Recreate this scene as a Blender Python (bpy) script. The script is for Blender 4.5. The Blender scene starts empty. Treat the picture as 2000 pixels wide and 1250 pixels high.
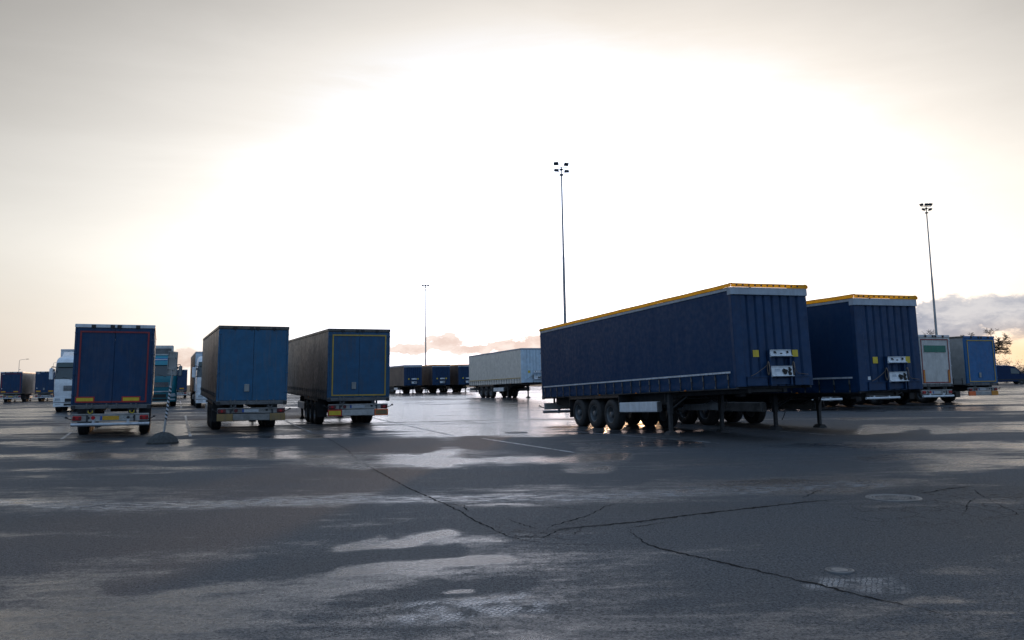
import bpy, bmesh, math, random
import numpy as np
from mathutils import Vector, Matrix, Euler, noise as mnoise
random.seed(7)
R = math.radians
SC = bpy.context.scene
COL = SC.collection

# ---------------------------------------------------------------- camera
F_PX, PITCH, ROLL, CY, CAMH = 1665.4, R(7.435), R(0.964), 523.8, 1.797
cam_d = bpy.data.cameras.new('camera')
cam = bpy.data.objects.new('camera', cam_d); COL.objects.link(cam)
cam_d.sensor_width = 36; cam_d.lens = F_PX/2000*36
cam_d.shift_y = -(625-CY)/2000
cam_d.clip_start = .05; cam_d.clip_end = 9000
cam.matrix_world = Matrix.Translation((0, 0, CAMH)) @ Matrix.Rotation(math.pi/2+PITCH, 4, 'X') @ Matrix.Rotation(-ROLL, 4, 'Z')
SC.camera = cam
def ray(px, py):
    d = Vector(((px-1000)/F_PX, -(py-CY)/F_PX, -1))
    return (cam.matrix_world.to_3x3() @ d).normalized()

# ---------------------------------------------------------------- sky, sun, exposure
SUN_EL, SUN_AZ = R(3.7), R(8.9)                     # azimuth measured from +Y towards +X
SC.view_settings.view_transform = 'Standard'; SC.view_settings.look = 'None'
SC.cycles.use_denoising = True; SC.cycles.sample_clamp_indirect = .6; SC.cycles.blur_glossy = 1.0; SC.cycles.caustics_reflective = False; SC.cycles.caustics_refractive = False
SC.view_settings.gamma = 1; SC.view_settings.exposure = 0.15
sunv = Vector((math.sin(SUN_AZ)*math.cos(SUN_EL), math.cos(SUN_AZ)*math.cos(SUN_EL), math.sin(SUN_EL)))
sd = bpy.data.lights.new('sun', 'SUN'); sd.energy = 1.1; sd.angle = R(1.5); sd.color = (1, .60, .32)
so = bpy.data.objects.new('sun', sd); COL.objects.link(so)
so.rotation_euler = (-sunv).to_track_quat('-Z', 'Y').to_euler()
W = bpy.data.worlds.new('World'); SC.world = W; W.use_nodes = True
class NT:
    def __init__(s, tree): s.t = tree; s.n = tree.nodes; s.l = tree.links
    def put(s, sock, v):
        if isinstance(v, bpy.types.NodeSocket): s.l.new(v, sock)
        elif v is not None:
            if sock.type == 'RGBA' and len(v) == 3: v = (*v, 1)
            sock.default_value = v
    def node(s, typ, **kw):
        n = s.n.new(typ)
        for k, v in kw.items(): setattr(n, k, v)
        return n
    def m(s, op, a, b=None, c=None, clamp=False):
        n = s.node('ShaderNodeMath', operation=op, use_clamp=clamp)
        s.put(n.inputs[0], a)
        if b is not None: s.put(n.inputs[1], b)
        if c is not None: s.put(n.inputs[2], c)
        return n.outputs[0]
    def vm(s, op, a, b=None):
        n = s.node('ShaderNodeVectorMath', operation=op); s.put(n.inputs[0], a)
        if b is not None: s.put(n.inputs[1], b)
        return n.outputs['Value'] if op in ('DOT_PRODUCT', 'LENGTH', 'DISTANCE') else n.outputs[0]
    def mix(s, f, a, b, mode='MIX'):
        n = s.node('ShaderNodeMix', data_type='RGBA', blend_type=mode)
        s.put(n.inputs[0], f); s.put(n.inputs[6], a); s.put(n.inputs[7], b)
        return n.outputs[2]
    def noise(s, vec, scale, detail=4, rough=.55, dist=0, dim='3D'):
        n = s.node('ShaderNodeTexNoise', noise_dimensions=dim)
        s.put(n.inputs['Vector'], vec); n.inputs['Scale'].default_value = scale
        n.inputs['Detail'].default_value = detail; n.inputs['Roughness'].default_value = rough
        n.inputs['Distortion'].default_value = dist
        return n.outputs['Fac']
    def maprange(s, v, a, b, c=0., d=1., smooth=True):
        n = s.node('ShaderNodeMapRange', interpolation_type='SMOOTHSTEP' if smooth else 'LINEAR')
        s.put(n.inputs[0], v)
        for i, q in zip((1, 2, 3, 4), (a, b, c, d)): s.put(n.inputs[i], q)
        return n.outputs[0]
    def mapping(s, vec, scale=(1, 1, 1), loc=(0, 0, 0), rot=(0, 0, 0)):
        n = s.node('ShaderNodeMapping'); s.put(n.inputs[0], vec)
        n.inputs['Scale'].default_value = scale; n.inputs['Location'].default_value = loc; n.inputs['Rotation'].default_value = rot
        return n.outputs[0]
    def xyz(s, vec):
        n = s.node('ShaderNodeSeparateXYZ'); s.put(n.inputs[0], vec); return n.outputs
def build_world():
    t = NT(W.node_tree)
    bg = t.n['Background']
    sky = t.node('ShaderNodeTexSky', sky_type='NISHITA', sun_disc=False)
    sky.sun_elevation = SUN_EL; sky.sun_rotation = SUN_AZ
    sky.air_density = 1.0; sky.dust_density = 1.5; sky.ozone_density = 1.2
    d = t.vm('NORMALIZE', t.node('ShaderNodeTexCoord').outputs['Generated'])
    x, y, z = t.xyz(d)
    el = t.m('ARCSINE', z); az = t.m('ARCTAN2', x, y)
    cosang = t.vm('DOT_PRODUCT', d, tuple(sunv))
    ang = t.m('ARCCOSINE', t.m('MINIMUM', cosang, .99999))
    # thin bright veil of high cloud lit round the low sun
    va = t.m('POWER', t.m('ABSOLUTE', t.m('DIVIDE', t.m('SUBTRACT', az, R(3.5)), .56)), 2.2)
    ve = t.m('POWER', t.m('ABSOLUTE', t.m('DIVIDE', t.m('SUBTRACT', el, R(7)), .365)), 2.2)
    veil = t.m('EXPONENT', t.m('MULTIPLY', t.m('ADD', va, ve), -1.0))
    streak = t.noise(t.mapping(d, (1.5, 1.5, 7)), 2.2, 5, .6, .4)
    veil = t.m('MULTIPLY', veil, t.maprange(streak, .3, .7, .94, 1.05))
    base = t.mix(1.0, sky.outputs[0], (1.0, 1.0, 1.0), 'MULTIPLY')
    s1 = t.vm('SCALE', base); s1n = s1.node; s1n.inputs['Scale'].default_value = .03
    vcol = t.vm('SCALE', t.mix(t.maprange(veil, .52, .92), (.97, .94, .90), (.95, 1.25, 1.75))); t.put(vcol.node.inputs['Scale'], t.m('MULTIPLY', veil, 1.0))
    col = t.vm('ADD', s1, vcol)
    # pale overall scattered light from the high haze, bluer overhead
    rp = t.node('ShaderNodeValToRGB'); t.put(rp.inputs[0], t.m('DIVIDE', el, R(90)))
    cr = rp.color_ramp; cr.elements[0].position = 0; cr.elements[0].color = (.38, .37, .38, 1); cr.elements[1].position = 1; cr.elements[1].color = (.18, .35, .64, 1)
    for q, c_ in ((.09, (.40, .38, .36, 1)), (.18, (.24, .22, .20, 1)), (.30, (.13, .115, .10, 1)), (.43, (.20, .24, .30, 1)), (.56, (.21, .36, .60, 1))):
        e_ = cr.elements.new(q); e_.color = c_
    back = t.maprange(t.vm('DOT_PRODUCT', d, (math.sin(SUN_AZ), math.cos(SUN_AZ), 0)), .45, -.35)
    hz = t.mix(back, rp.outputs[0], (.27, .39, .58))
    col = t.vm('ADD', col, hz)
    # low cloud banks near the horizon
    def blob(px, py, rx, ry):
        v = ray(px, py); a0 = math.atan2(v.x, v.y); e0 = math.asin(v.z)
        q = t.m('ADD', t.m('POWER', t.m('DIVIDE', t.m('SUBTRACT', az, a0), rx/F_PX), 2.0), t.m('POWER', t.m('DIVIDE', t.m('SUBTRACT', el, e0), ry/F_PX), 2.0))
        return t.m('EXPONENT', t.m('MULTIPLY', q, -1.0))
    def bank(lst):
        acc = None
        for b in lst:
            g = blob(*b); acc = g if acc is None else t.m('MAXIMUM', acc, g)
        return acc
    nz = t.noise(t.mapping(d, (1, 1, 1.8)), 55, 6, .6, .3)
    nz2 = t.noise(t.mapping(d, (1, 1, 2.4), (3, 1, 2)), 16, 5, .6, .3)
    dens = t.m('ADD', bank([(800, 683, 48, 12), (872, 669, 44, 19), (925, 682, 60, 12), (1010, 676, 85, 17), (1050, 666, 55, 14), (360, 703, 60, 20)]),
               t.m('MULTIPLY', t.m('SUBTRACT', nz, .5), 1.5))
    k1 = t.maprange(dens, .36, .66)
    c1 = t.mix(t.maprange(nz, .35, .65), (.72, .55, .47), (.86, .72, .64))
    col = t.mix(t.m('MULTIPLY', k1, .95), col, c1)
    dens2 = t.m('ADD', bank([(1850, 620, 85, 36), (1960, 614, 120, 36), (2130, 622, 160, 46), (1790, 640, 90, 30), (1860, 650, 80, 30)]),
                t.m('MULTIPLY', t.m('SUBTRACT', t.m('ADD', t.m('MULTIPLY', nz, .5), t.m('MULTIPLY', nz2, .5)), .5), 1.9))
    k2 = t.maprange(dens2, .32, .62)
    c2 = t.mix(t.maprange(t.m('ADD', t.m('MULTIPLY', nz2, .7), t.m('MULTIPLY', nz, .3)), .38, .62), (.29, .32, .40), (.60, .59, .61))
    col = t.mix(t.m('MULTIPLY', k2, .93), col, c2)
    # orange low band towards the right, where the sunset shows under the bank
    k3 = t.m('MULTIPLY', blob(2030, 692, 105, 36), t.maprange(nz2, .3, .7, .7, 1.0))
    col = t.mix(t.m('MULTIPLY', k3, .85, clamp=True), col, (1.0, .62, .26))
    k4 = t.m('MULTIPLY', blob(-140, 700, 300, 130), .5)
    col = t.mix(k4, col, (.62, .53, .43))
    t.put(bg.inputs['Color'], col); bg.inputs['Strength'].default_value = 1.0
build_world()

# ---------------------------------------------------------------- ground shape
GPTS = [(-14, 30, .02), (-10, 33, -.03), (-6, 36, .02), (2, 35, -.04), (8, 30, 0), (6, 38, .02), (24, 49, -.06), (28, 51.5, -.15), (-2.2, 79, .25), (-17, 128, .06), (-13, 129, .07), (-66, 113, -.1), (-62, 115, -.13), (70, 105, -.08), (40, 62, -.12), (-29, 57, .2), (-27, 66, .25), (-21, 61, .2), (0, 0, 0), (0, 12, 0), (-12, 12, 0), (12, 12, 0), (22, 20, 0), (-22, 20, 0)]
def gz_np(X, Y):
    s = np.zeros_like(X, float); w0 = np.full_like(s, .35)
    for (a, b, c) in GPTS:
        w = np.exp(-((X-a)**2+(Y-b)**2)/(2*11.0**2)); s += w*c; w0 += w
    return s/w0
def gz(x, y): return float(gz_np(np.array([float(x)]), np.array([float(y)]))[0])
def at(px, py):
    d = ray(px, py); o = Vector((0, 0, CAMH)); z = 0
    for _ in range(6):
        s = (z-o.z)/d.z; p = o+d*s; z = gz(p.x, p.y)
    return p
def at_depth(px, Y, py=745):
    d = ray(px, py); s = Y/d.y
    return Vector((d.x*s, Y, CAMH+d.z*s))
def to_px(X, Y, Z):
    M = np.array(cam.matrix_world.inverted()); P = np.stack([X, Y, Z, np.ones_like(X)])
    c = M @ P
    d = np.maximum(-c[2], 1e-3)
    return 1000+F_PX*c[0]/d, CY-F_PX*c[1]/d

# ---------------------------------------------------------------- mesh builder
class MB:
    def __init__(s): s.v = []; s.f = []; s.mi = []
    def add(s, vs, fs, m=0):
        o = len(s.v); s.v += [tuple(q) for q in vs]
        for f in fs: s.f.append([i+o for i in f]); s.mi.append(m)
        return s
    def box(s, x0, x1, y0, y1, z0, z1, m=0, b=0.0):
        if x0 > x1: x0, x1 = x1, x0
        if y0 > y1: y0, y1 = y1, y0
        if z0 > z1: z0, z1 = z1, z0
        b = min(b, .45*min(x1-x0, y1-y0, z1-z0))
        if b <= 0:
            vs = [(x, y, z) for z in (z0, z1) for y in (y0, y1) for x in (x0, x1)]
            return s.add(vs, [(0, 2, 3, 1), (4, 5, 7, 6), (0, 1, 5, 4), (2, 6, 7, 3), (0, 4, 6, 2), (1, 3, 7, 5)], m)
        lo = (x0, y0, z0); hi = (x1, y1, z1); vs = []; idx = {}
        for sx in (0, 1):
            for sy in (0, 1):
                for sz in (0, 1):
                    sg = (sx, sy, sz)
                    for ax in range(3):
                        p = []
                        for k in range(3):
                            e = hi[k] if sg[k] else lo[k]
                            if k != ax: e += -b if sg[k] else b
                            p.append(e)
                        idx[(sg, ax)] = len(vs); vs.append(p)
        fs = []
        for ax in range(3):
            k1, k2 = [k for k in range(3) if k != ax]
            for sd_ in (0, 1):
                q = []
                for (a, c) in ((0, 0), (1, 0), (1, 1), (0, 1)):
                    sg = [0, 0, 0]; sg[ax] = sd_; sg[k1] = a; sg[k2] = c; q.append(idx[(tuple(sg), ax)])
                fs.append(q)
            for a in (0, 1):
                for c in (0, 1):
                    g0 = [0, 0, 0]; g0[k1] = a; g0[k2] = c; g1 = list(g0); g1[ax] = 1
                    g0 = tuple(g0); g1 = tuple(g1)
                    fs.append([idx[(g0, k1)], idx[(g1, k1)], idx[(g1, k2)], idx[(g0, k2)]])
        for sx in (0, 1):
            for sy in (0, 1):
                for sz in (0, 1): fs.append([idx[((sx, sy, sz), k)] for k in range(3)])
        return s.add(vs, fs, m)
    def tube(s, pts, r, n=8, m=0, cap=True):
        pts = [Vector(p) for p in pts]; rs = r if isinstance(r, (list, tuple)) else [r]*len(pts)
        vs = []; fs = []; prev = None
        for i, p in enumerate(pts):
            a = pts[max(i-1, 0)]; c = pts[min(i+1, len(pts)-1)]; d = (c-a).normalized()
            if prev is None:
                u = d.orthogonal().normalized()
            else:
                u = (prev-d*prev.dot(d)); u = u.normalized() if u.length > 1e-6 else d.orthogonal().normalized()
            prev = u; w = d.cross(u)
            for k in range(n):
                t = 2*math.pi*(k+.5)/n; vs.append(p+(u*math.cos(t)+w*math.sin(t))*rs[i])
        for i in range(len(pts)-1):
            for k in range(n): fs.append((i*n+k, i*n+(k+1) % n, (i+1)*n+(k+1) % n, (i+1)*n+k))
        if cap: fs.append(list(range(n))[::-1]); fs.append([(len(pts)-1)*n+k for k in range(n)])
        return s.add(vs, fs, m)
    def lathe(s, prof, c=(0, 0, 0), axis='x', n=32, m=0):
        vs = []; fs = []
        for (a, r) in prof:
            for k in range(n):
                t = 2*math.pi*k/n; p, q = r*math.cos(t), r*math.sin(t)
                v = (a, p, q) if axis == 'x' else (p, q, a)
                vs.append((v[0]+c[0], v[1]+c[1], v[2]+c[2]))
        for i in range(len(prof)-1):
            for k in range(n): fs.append((i*n+k, i*n+(k+1) % n, (i+1)*n+(k+1) % n, (i+1)*n+k))
        return s.add(vs, fs, m)
    def prism(s, outline, a, b, axis='x', m=0):
        n = len(outline); vs = []
        for t in (a, b):
            for (p, q) in outline:
                vs.append({'x': (t, p, q), 'y': (p, t, q), 'z': (p, q, t)}[axis])
        fs = [list(range(n)), list(range(n, 2*n))[::-1]]+[(i, (i+1) % n, n+(i+1) % n, n+i) for i in range(n)]
        return s.add(vs, fs, m)
    def grid(s, fn, nu, nv, m=0):
        vs = [fn(i/(nu-1), j/(nv-1)) for j in range(nv) for i in range(nu)]
        fs = [(j*nu+i, j*nu+i+1, (j+1)*nu+i+1, (j+1)*nu+i) for j in range(nv-1) for i in range(nu-1)]
        return s.add(vs, fs, m)
    def build(s, name, mats, parent=None, smooth=None, rot=None, loc=None):
        me = bpy.data.meshes.new(name); me.from_pydata(s.v, [], s.f)
        if not isinstance(mats, (list, tuple)): mats = [mats]
        for q in mats: me.materials.append(q)
        me.polygons.foreach_set('material_index', s.mi)
        bm = bmesh.new(); bm.from_mesh(me); bmesh.ops.recalc_face_normals(bm, faces=bm.faces); bm.to_mesh(me); bm.free()
        if smooth is not None:
            me.shade_smooth(); me.set_sharp_from_angle(angle=R(smooth))
        me.update()
        return inst(name, me, parent, rot, loc)
def inst(name, me, parent=None, rot=None, loc=None):
    o = bpy.data.objects.new(name, me); COL.objects.link(o)
    if rot: o.rotation_mode = 'YXZ'; o.rotation_euler = rot
    if loc: o.location = loc
    o.parent = parent
    return o
def thing(name, label, cat, loc=(0, 0, 0), rz=0, group=None):
    o = bpy.data.objects.new(name, None); COL.objects.link(o); o.empty_display_size = .3
    o.location = loc; o.rotation_euler = (0, 0, rz); o['label'] = label; o['category'] = cat
    if group: o['group'] = group
    return o
def tag(o, label, cat, group=None):
    o['label'] = label; o['category'] = cat
    if group: o['group'] = group
    return o
def struct(o): o['kind'] = 'structure'; return o

# ---------------------------------------------------------------- materials
def pmat(name, col, rough=.5, metal=0., var=.12, dirt=None, dirt_amt=.35, bump=0., bscale=30, spec=.5, scale=3., streaky=True, coat=0., translucent=0.):
    m = bpy.data.materials.new(name); m.use_nodes = True; t = NT(m.node_tree); b = t.n['Principled BSDF']
    tc = t.node('ShaderNodeTexCoord').outputs['Object']
    rnd = t.node('ShaderNodeObjectInfo').outputs['Random']
    off = t.node('ShaderNodeCombineXYZ'); t.put(off.inputs[0], t.m('MULTIPLY', rnd, 37.)); t.put(off.inputs[1], t.m('MULTIPLY', rnd, 91.))
    v = t.vm('ADD', tc, off.outputs[0])
    n1 = t.noise(v, scale, 5, .6)
    c = t.mix(t.maprange(n1, .3, .7), tuple(q*(1-var) for q in col), tuple(min(1, q*(1+var)) for q in col))
    rg = t.maprange(t.noise(v, scale*2.3, 4), .3, .7, max(.02, rough-.09), min(1, rough+.09))
    if dirt:
        vs = t.mapping(v, (5, 5, .45) if streaky else (1, 1, 1))
        n2 = t.noise(vs, 1.6, 6, .65, .2); n3 = t.noise(v, .9, 3)
        f = t.m('MULTIPLY', t.maprange(t.m('ADD', t.m('MULTIPLY', n2, .65), t.m('MULTIPLY', n3, .35)), .44, .66), dirt_amt)
        c = t.mix(f, c, dirt); rg = t.m('ADD', rg, t.m('MULTIPLY', f, .25), clamp=True)
    t.put(b.inputs['Base Color'], c); t.put(b.inputs['Roughness'], rg)
    b.inputs['Metallic'].default_value = metal; b.inputs['Specular IOR Level'].default_value = spec
    if translucent:
        tl = t.node('ShaderNodeBsdfTranslucent'); t.put(tl.inputs[0], c); mx = t.node('ShaderNodeMixShader'); mx.inputs[0].default_value = translucent
        t.put(mx.inputs[1], b.outputs[0]); t.put(mx.inputs[2], tl.outputs[0]); t.l.new(mx.outputs[0], t.n['Material Output'].inputs[0])
    if coat: b.inputs['Coat Weight'].default_value = coat; b.inputs['Coat Roughness'].default_value = .1
    if bump:
        bp = t.node('ShaderNodeBump'); bp.inputs['Strength'].default_value = bump; bp.inputs['Distance'].default_value = .02
        t.put(bp.inputs['Height'], t.noise(v, bscale, 4)); t.put(b.inputs['Normal'], bp.outputs[0])
    return m
DUST = (.13, .115, .10)
M = dict(
    navy=pmat('navy_paint', (.003, .033, .096), .5, spec=.35, dirt=(.020, .028, .055), dirt_amt=.4),
    navy_tarp=pmat('navy_tarpaulin', (.0015, .032, .092), .6, spec=.25, var=.03, dirt=(.006, .024, .075), dirt_amt=.25),
    dark_tarp=pmat('dark_tarpaulin', (.012, .016, .032), .52, dirt=(.03, .03, .036), dirt_amt=.4, bump=.06, bscale=160),
    red_blue=pmat('deep_blue_door_paint', (.002, .034, .098), .5, spec=.35, dirt=(.055, .065, .10), dirt_amt=.5),
    blue=pmat('mid_blue_door_paint', (.003, .085, .185), .45, dirt=(.085, .095, .11), dirt_amt=.45),
    blue2=pmat('worn_blue_door_paint', (.004, .070, .160), .48, dirt=(.045, .062, .09), dirt_amt=.6),
    silver_tarp=pmat('silver_tarpaulin', (.27, .28, .28), .5, dirt=(.18, .18, .18), dirt_amt=.4), royal=pmat('royal_blue_door_paint', (.001, .10, .27), .45, dirt=(.05, .09, .18), dirt_amt=.3),
    grey_tarp=pmat('grey_tarpaulin', (.074, .079, .084), .48, dirt=(.05, .048, .046), dirt_amt=.5),
    cream_tarp=pmat('cream_tarpaulin', (.62, .60, .55), .5, dirt=(.38, .36, .32), dirt_amt=.3),
    white=pmat('white_paint', (.66, .70, .74), .4, dirt=(.34, .33, .31), dirt_amt=.4),
    off_white=pmat('weathered_white_panel', (.50, .50, .48), .5, dirt=(.34, .33, .30), dirt_amt=.45),
    pale_blue=pmat('pale_wall_panel', (.50, .62, .72), .45, dirt=(.35, .38, .4), dirt_amt=.4),
    teal=pmat('teal_truck_paint', (.006, .20, .27), .35, dirt=(.05, .12, .14), dirt_amt=.3, coat=.1),
    truck_white=pmat('white_truck_paint', (.74, .78, .82), .3, dirt=(.45, .44, .42), dirt_amt=.25, coat=.5),
    van_blue=pmat('dark_blue_van_paint', (.003, .020, .070), .45, spec=.2, dirt=(.010, .025, .06), dirt_amt=.3), dark_trim=pmat('brown_grey_trim', (.09, .085, .078), .5, metal=.2, dirt=(.05, .045, .04), dirt_amt=.5),
    yellow=pmat('yellow_tarp_edge', (.74, .39, .018), .5, dirt=(.50, .26, .03), dirt_amt=.3, bump=.1, translucent=.65),
    yplate=pmat('yellow_reflector', (.62, .46, .02), .35, dirt=(.35, .25, .05), dirt_amt=.3),
    oplate=pmat('amber_reflector', (.55, .22, .015), .35, dirt=(.30, .13, .03), dirt_amt=.3),
    dplate=pmat('dirty_reflector', (.26, .17, .06), .5, dirt=(.12, .10, .08), dirt_amt=.7),
    redplate=pmat('red_reflector', (.42, .022, .016), .35, dirt=(.2, .03, .02), dirt_amt=.3),
    orange=pmat('orange_reflector', (.75, .14, .03), .35),
    redtape=pmat('red_tape', (.22, .012, .018), .4, dirt=(.10, .02, .03), dirt_amt=.4),
    yeltape=pmat('yellow_tape', (.42, .28, .04), .4, dirt=(.20, .15, .06), dirt_amt=.4),
    whitetape=pmat('white_tape', (.55, .58, .62), .4, dirt=(.3, .3, .32), dirt_amt=.4),
    alu=pmat('aluminium_trim', (.50, .53, .57), .4, metal=.55, dirt=(.2, .2, .2), dirt_amt=.4),
    greyband=pmat('grey_band', (.34, .39, .45), .5, dirt=(.22, .24, .27), dirt_amt=.4),
    sill=pmat('worn_steel_sill', (.13, .135, .14), .5, metal=.3, dirt=(.05, .045, .04), dirt_amt=.6, streaky=False),
    chassis=pmat('chassis_paint', (.034, .036, .040), .6, dirt=(.05, .045, .04), dirt_amt=.5, streaky=False),
    black=pmat('black_plastic', (.018, .018, .02), .5, dirt=(.04, .038, .035), dirt_amt=.4, streaky=False),
    rubber=pmat('tyre_rubber', (.022, .022, .023), .75, dirt=(.055, .05, .045), dirt_amt=.5, bump=.2, bscale=60, streaky=False),
    rim=pmat('grey_rim', (.13, .145, .16), .45, metal=.3, dirt=(.14, .13, .12), dirt_amt=.5, streaky=False),
    lightred=pmat('red_lamp_lens', (.42, .012, .016), .18, var=.25, scale=20),
    lightdark=pmat('dark_red_lens', (.10, .012, .014), .2),
    lightamber=pmat('amber_lens', (.55, .16, .01), .2),
    lightwhite=pmat('clear_lens', (.55, .58, .6), .12),
    bar=pmat('light_bar_panel', (.40, .40, .39), .5, dirt=(.13, .12, .11), dirt_amt=.65, streaky=False, scale=8),
    bar_dirty=pmat('dirty_light_bar_panel', (.24, .235, .225), .5, dirt=(.08, .075, .07), dirt_amt=.75, streaky=False, scale=8),
    plate=pmat('number_plate_white', (.40, .42, .44), .4, var=.3, scale=40),
    plate_y=pmat('number_plate_yellow', (.55, .30, .02), .4, var=.3, scale=40),
    euro=pmat('plate_blue_strip', (.02, .07, .30), .4),
    docbox=pmat('grey_document_box', (.24, .25, .25), .5),
    green=pmat('green_panel', (.02, .15, .105), .5, dirt=(.05, .14, .11), dirt_amt=.4),
    glass=pmat('dark_glass', (.02, .04, .05), .06, spec=.8),
    greenglass=pmat('tinted_visor', (.02, .045, .045), .12, spec=.7),
    cable=pmat('coiled_cable', (.16, .12, .09), .5),
    pole=pmat('galvanised_steel', (.30, .32, .33), .5, metal=.4, dirt=(.16, .13, .11), dirt_amt=.4),
    lampbody=pmat('floodlight_body', (.05, .055, .06), .5),
    stone=pmat('rough_concrete', (.05, .05, .048), .85, var=.35, dirt=(.05, .05, .048), dirt_amt=.6, bump=.6, bscale=45, scale=14, streaky=False),
    signback=pmat('sign_back_metal', (.26, .29, .30), .45, metal=.4, dirt=(.14, .14, .13), dirt_amt=.4),
    iron=pmat('cast_iron', (.17, .17, .17), .5, metal=.2, dirt=(.06, .055, .05), dirt_amt=.6, streaky=False, bump=.2),
    bark=pmat('bark', (.055, .04, .032), .9, var=.3, bump=.5),
    leaf=pmat('dry_bush_leaves', (.085, .06, .028), .7, var=.4, scale=6),
    hedge=pmat('dark_hedge_leaves', (.045, .045, .028), .8, var=.4, scale=2),
)
exec_parts = None

# ---------------------------------------------------------------- ground
def asphalt_mat():
    m = bpy.data.materials.new('wet_asphalt'); m.use_nodes = True; t = NT(m.node_tree); b = t.n['Principled BSDF']
    v = t.node('ShaderNodeTexCoord').outputs['Object']
    at_ = t.node('ShaderNodeAttribute', attribute_name='wet').outputs['Fac']
    ad = t.node('ShaderNodeAttribute', attribute_name='flecks').outputs['Fac']
    str_ = t.noise(t.mapping(v, (.045, .20, 1), rot=(0, 0, R(-7))), 1.0, 7, .60, .5)
    str2 = t.noise(t.mapping(v, (.25, .9, 1), (4, 9, 0), rot=(0, 0, R(5))), 1.0, 5, .62, .3)
    blot = t.noise(v, .23, 5, .6, .3)
    fine = t.noise(v, 42, 5, .8)
    mid = t.noise(v, 14, 4, .65)
    grit = t.node('ShaderNodeTexVoronoi'); t.put(grit.inputs['Vector'], v); grit.inputs['Scale'].default_value = 95
    wn = t.m('ADD', t.m('MULTIPLY', str_, .6), t.m('ADD', t.m('MULTIPLY', str2, .22), t.m('MULTIPLY', blot, .18)))
    tv = t.node('ShaderNodeTexVoronoi', feature='DISTANCE_TO_EDGE'); t.put(tv.inputs['Vector'], t.mapping(v, (1, .75, 1), rot=(0, 0, R(30)))); tv.inputs['Scale'].default_value = 24; tv.inputs['Randomness'].default_value = .35
    trd = t.m('MULTIPLY', t.node('ShaderNodeAttribute', attribute_name='tread').outputs['Fac'], t.maprange(tv.outputs['Distance'], .07, .14))
    trd = t.m('MULTIPLY', trd, t.maprange(t.noise(v, 4.5, 4, .6), .40, .58))
    wet = t.m('ADD', t.maprange(wn, .38, .62, -.22, .85), t.m('MULTIPLY', t.m('SUBTRACT', at_, .5), 1.6))
    wet = t.m('ADD', wet, t.m('ADD', t.m('MULTIPLY', t.m('SUBTRACT', mid, .5), .55), t.m('MULTIPLY', t.m('SUBTRACT', fine, .5), .75)))
    fl = t.m('MULTIPLY', ad, t.maprange(t.m('ADD', t.m('MULTIPLY', t.noise(t.mapping(v, (2.2, 7, 1)), 1.6, 5, .7), .8), t.m('MULTIPLY', fine, .2)), .495, .54))
    wet = t.m('ADD', wet, t.m('MULTIPLY', t.m('SUBTRACT', t.noise(t.mapping(v, (.7, 1.5, 1)), 2.6, 6, .65, .5), .5), 1.05))
    wet = t.maprange(wet, .12, .88)
    fl = t.m('MAXIMUM', fl, trd)
    wet = t.m('MAXIMUM', wet, t.m('MULTIPLY', fl, .9))
    wet = t.m('MINIMUM', t.m('MAXIMUM', wet, 0.), 1.)
    c = t.mix(t.maprange(fine, .38, .64), (.010, .013, .018), (.105, .122, .140))
    c = t.mix(t.maprange(blot, .35, .65), c, t.mix(.55, c, (.052, .047, .045)))
    c = t.mix(t.maprange(grit.outputs['Distance'], .0, .18, .0, .85), (.15, .15, .15), c)
    c = t.mix(t.m('MULTIPLY', wet, .7), c, (.016, .017, .019))
    c = t.mix(t.m('MULTIPLY', fl, .85), c, (.26, .275, .29))
    # crazed hairline cracks in old patches
    vo = t.node('ShaderNodeTexVoronoi', feature='DISTANCE_TO_EDGE'); vv = t.mix(.12, v, t.node('ShaderNodeTexNoise').outputs['Color'])
    wob = t.node('ShaderNodeTexNoise'); t.put(wob.inputs['Vector'], v); wob.inputs['Scale'].default_value = 2.5; wob.inputs['Detail'].default_value = 5
    t.put(vo.inputs['Vector'], t.vm('ADD', v, wob.outputs['Color'])); vo.inputs['Scale'].default_value = 1.7
    ck = t.node('ShaderNodeAttribute', attribute_name='crazed').outputs['Fac']
    crack = t.m('MULTIPLY', t.maprange(vo.outputs['Distance'], .008, .028, 1., 0.), ck)
    c = t.mix(t.m('MULTIPLY', crack, .8), c, (.008, .008, .008))
    t.put(b.inputs['Base Color'], c)
    rg = t.maprange(wet, 0., 1., .68, .15, smooth=False)
    rg = t.m('ADD', rg, t.m('MULTIPLY', t.m('SUBTRACT', fine, .5), .22), clamp=True)
    t.put(b.inputs['Roughness'], rg)
    t.put(b.inputs['Specular IOR Level'], t.m('MULTIPLY', t.maprange(wet, 0., 1., .28, .80, smooth=False), t.maprange(t.m('ADD', t.m('MULTIPLY', fine, .6), t.m('MULTIPLY', t.noise(v, 15, 4, .75), .4)), .37, .63, .05, 2.2)))
    bp = t.node('ShaderNodeBump'); bp.inputs['Distance'].default_value = .022
    t.put(bp.inputs['Strength'], t.maprange(wet, 0., 1., .85, .42, smooth=False))
    t.put(bp.inputs['Height'], t.m('SUBTRACT', t.m('ADD', t.m('MULTIPLY', fine, .7), t.m('MULTIPLY', grit.outputs['Distance'], .6)), t.m('MULTIPLY', crack, 1.5)))
    t.put(b.inputs['Normal'], bp.outputs[0])
    return m
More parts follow.
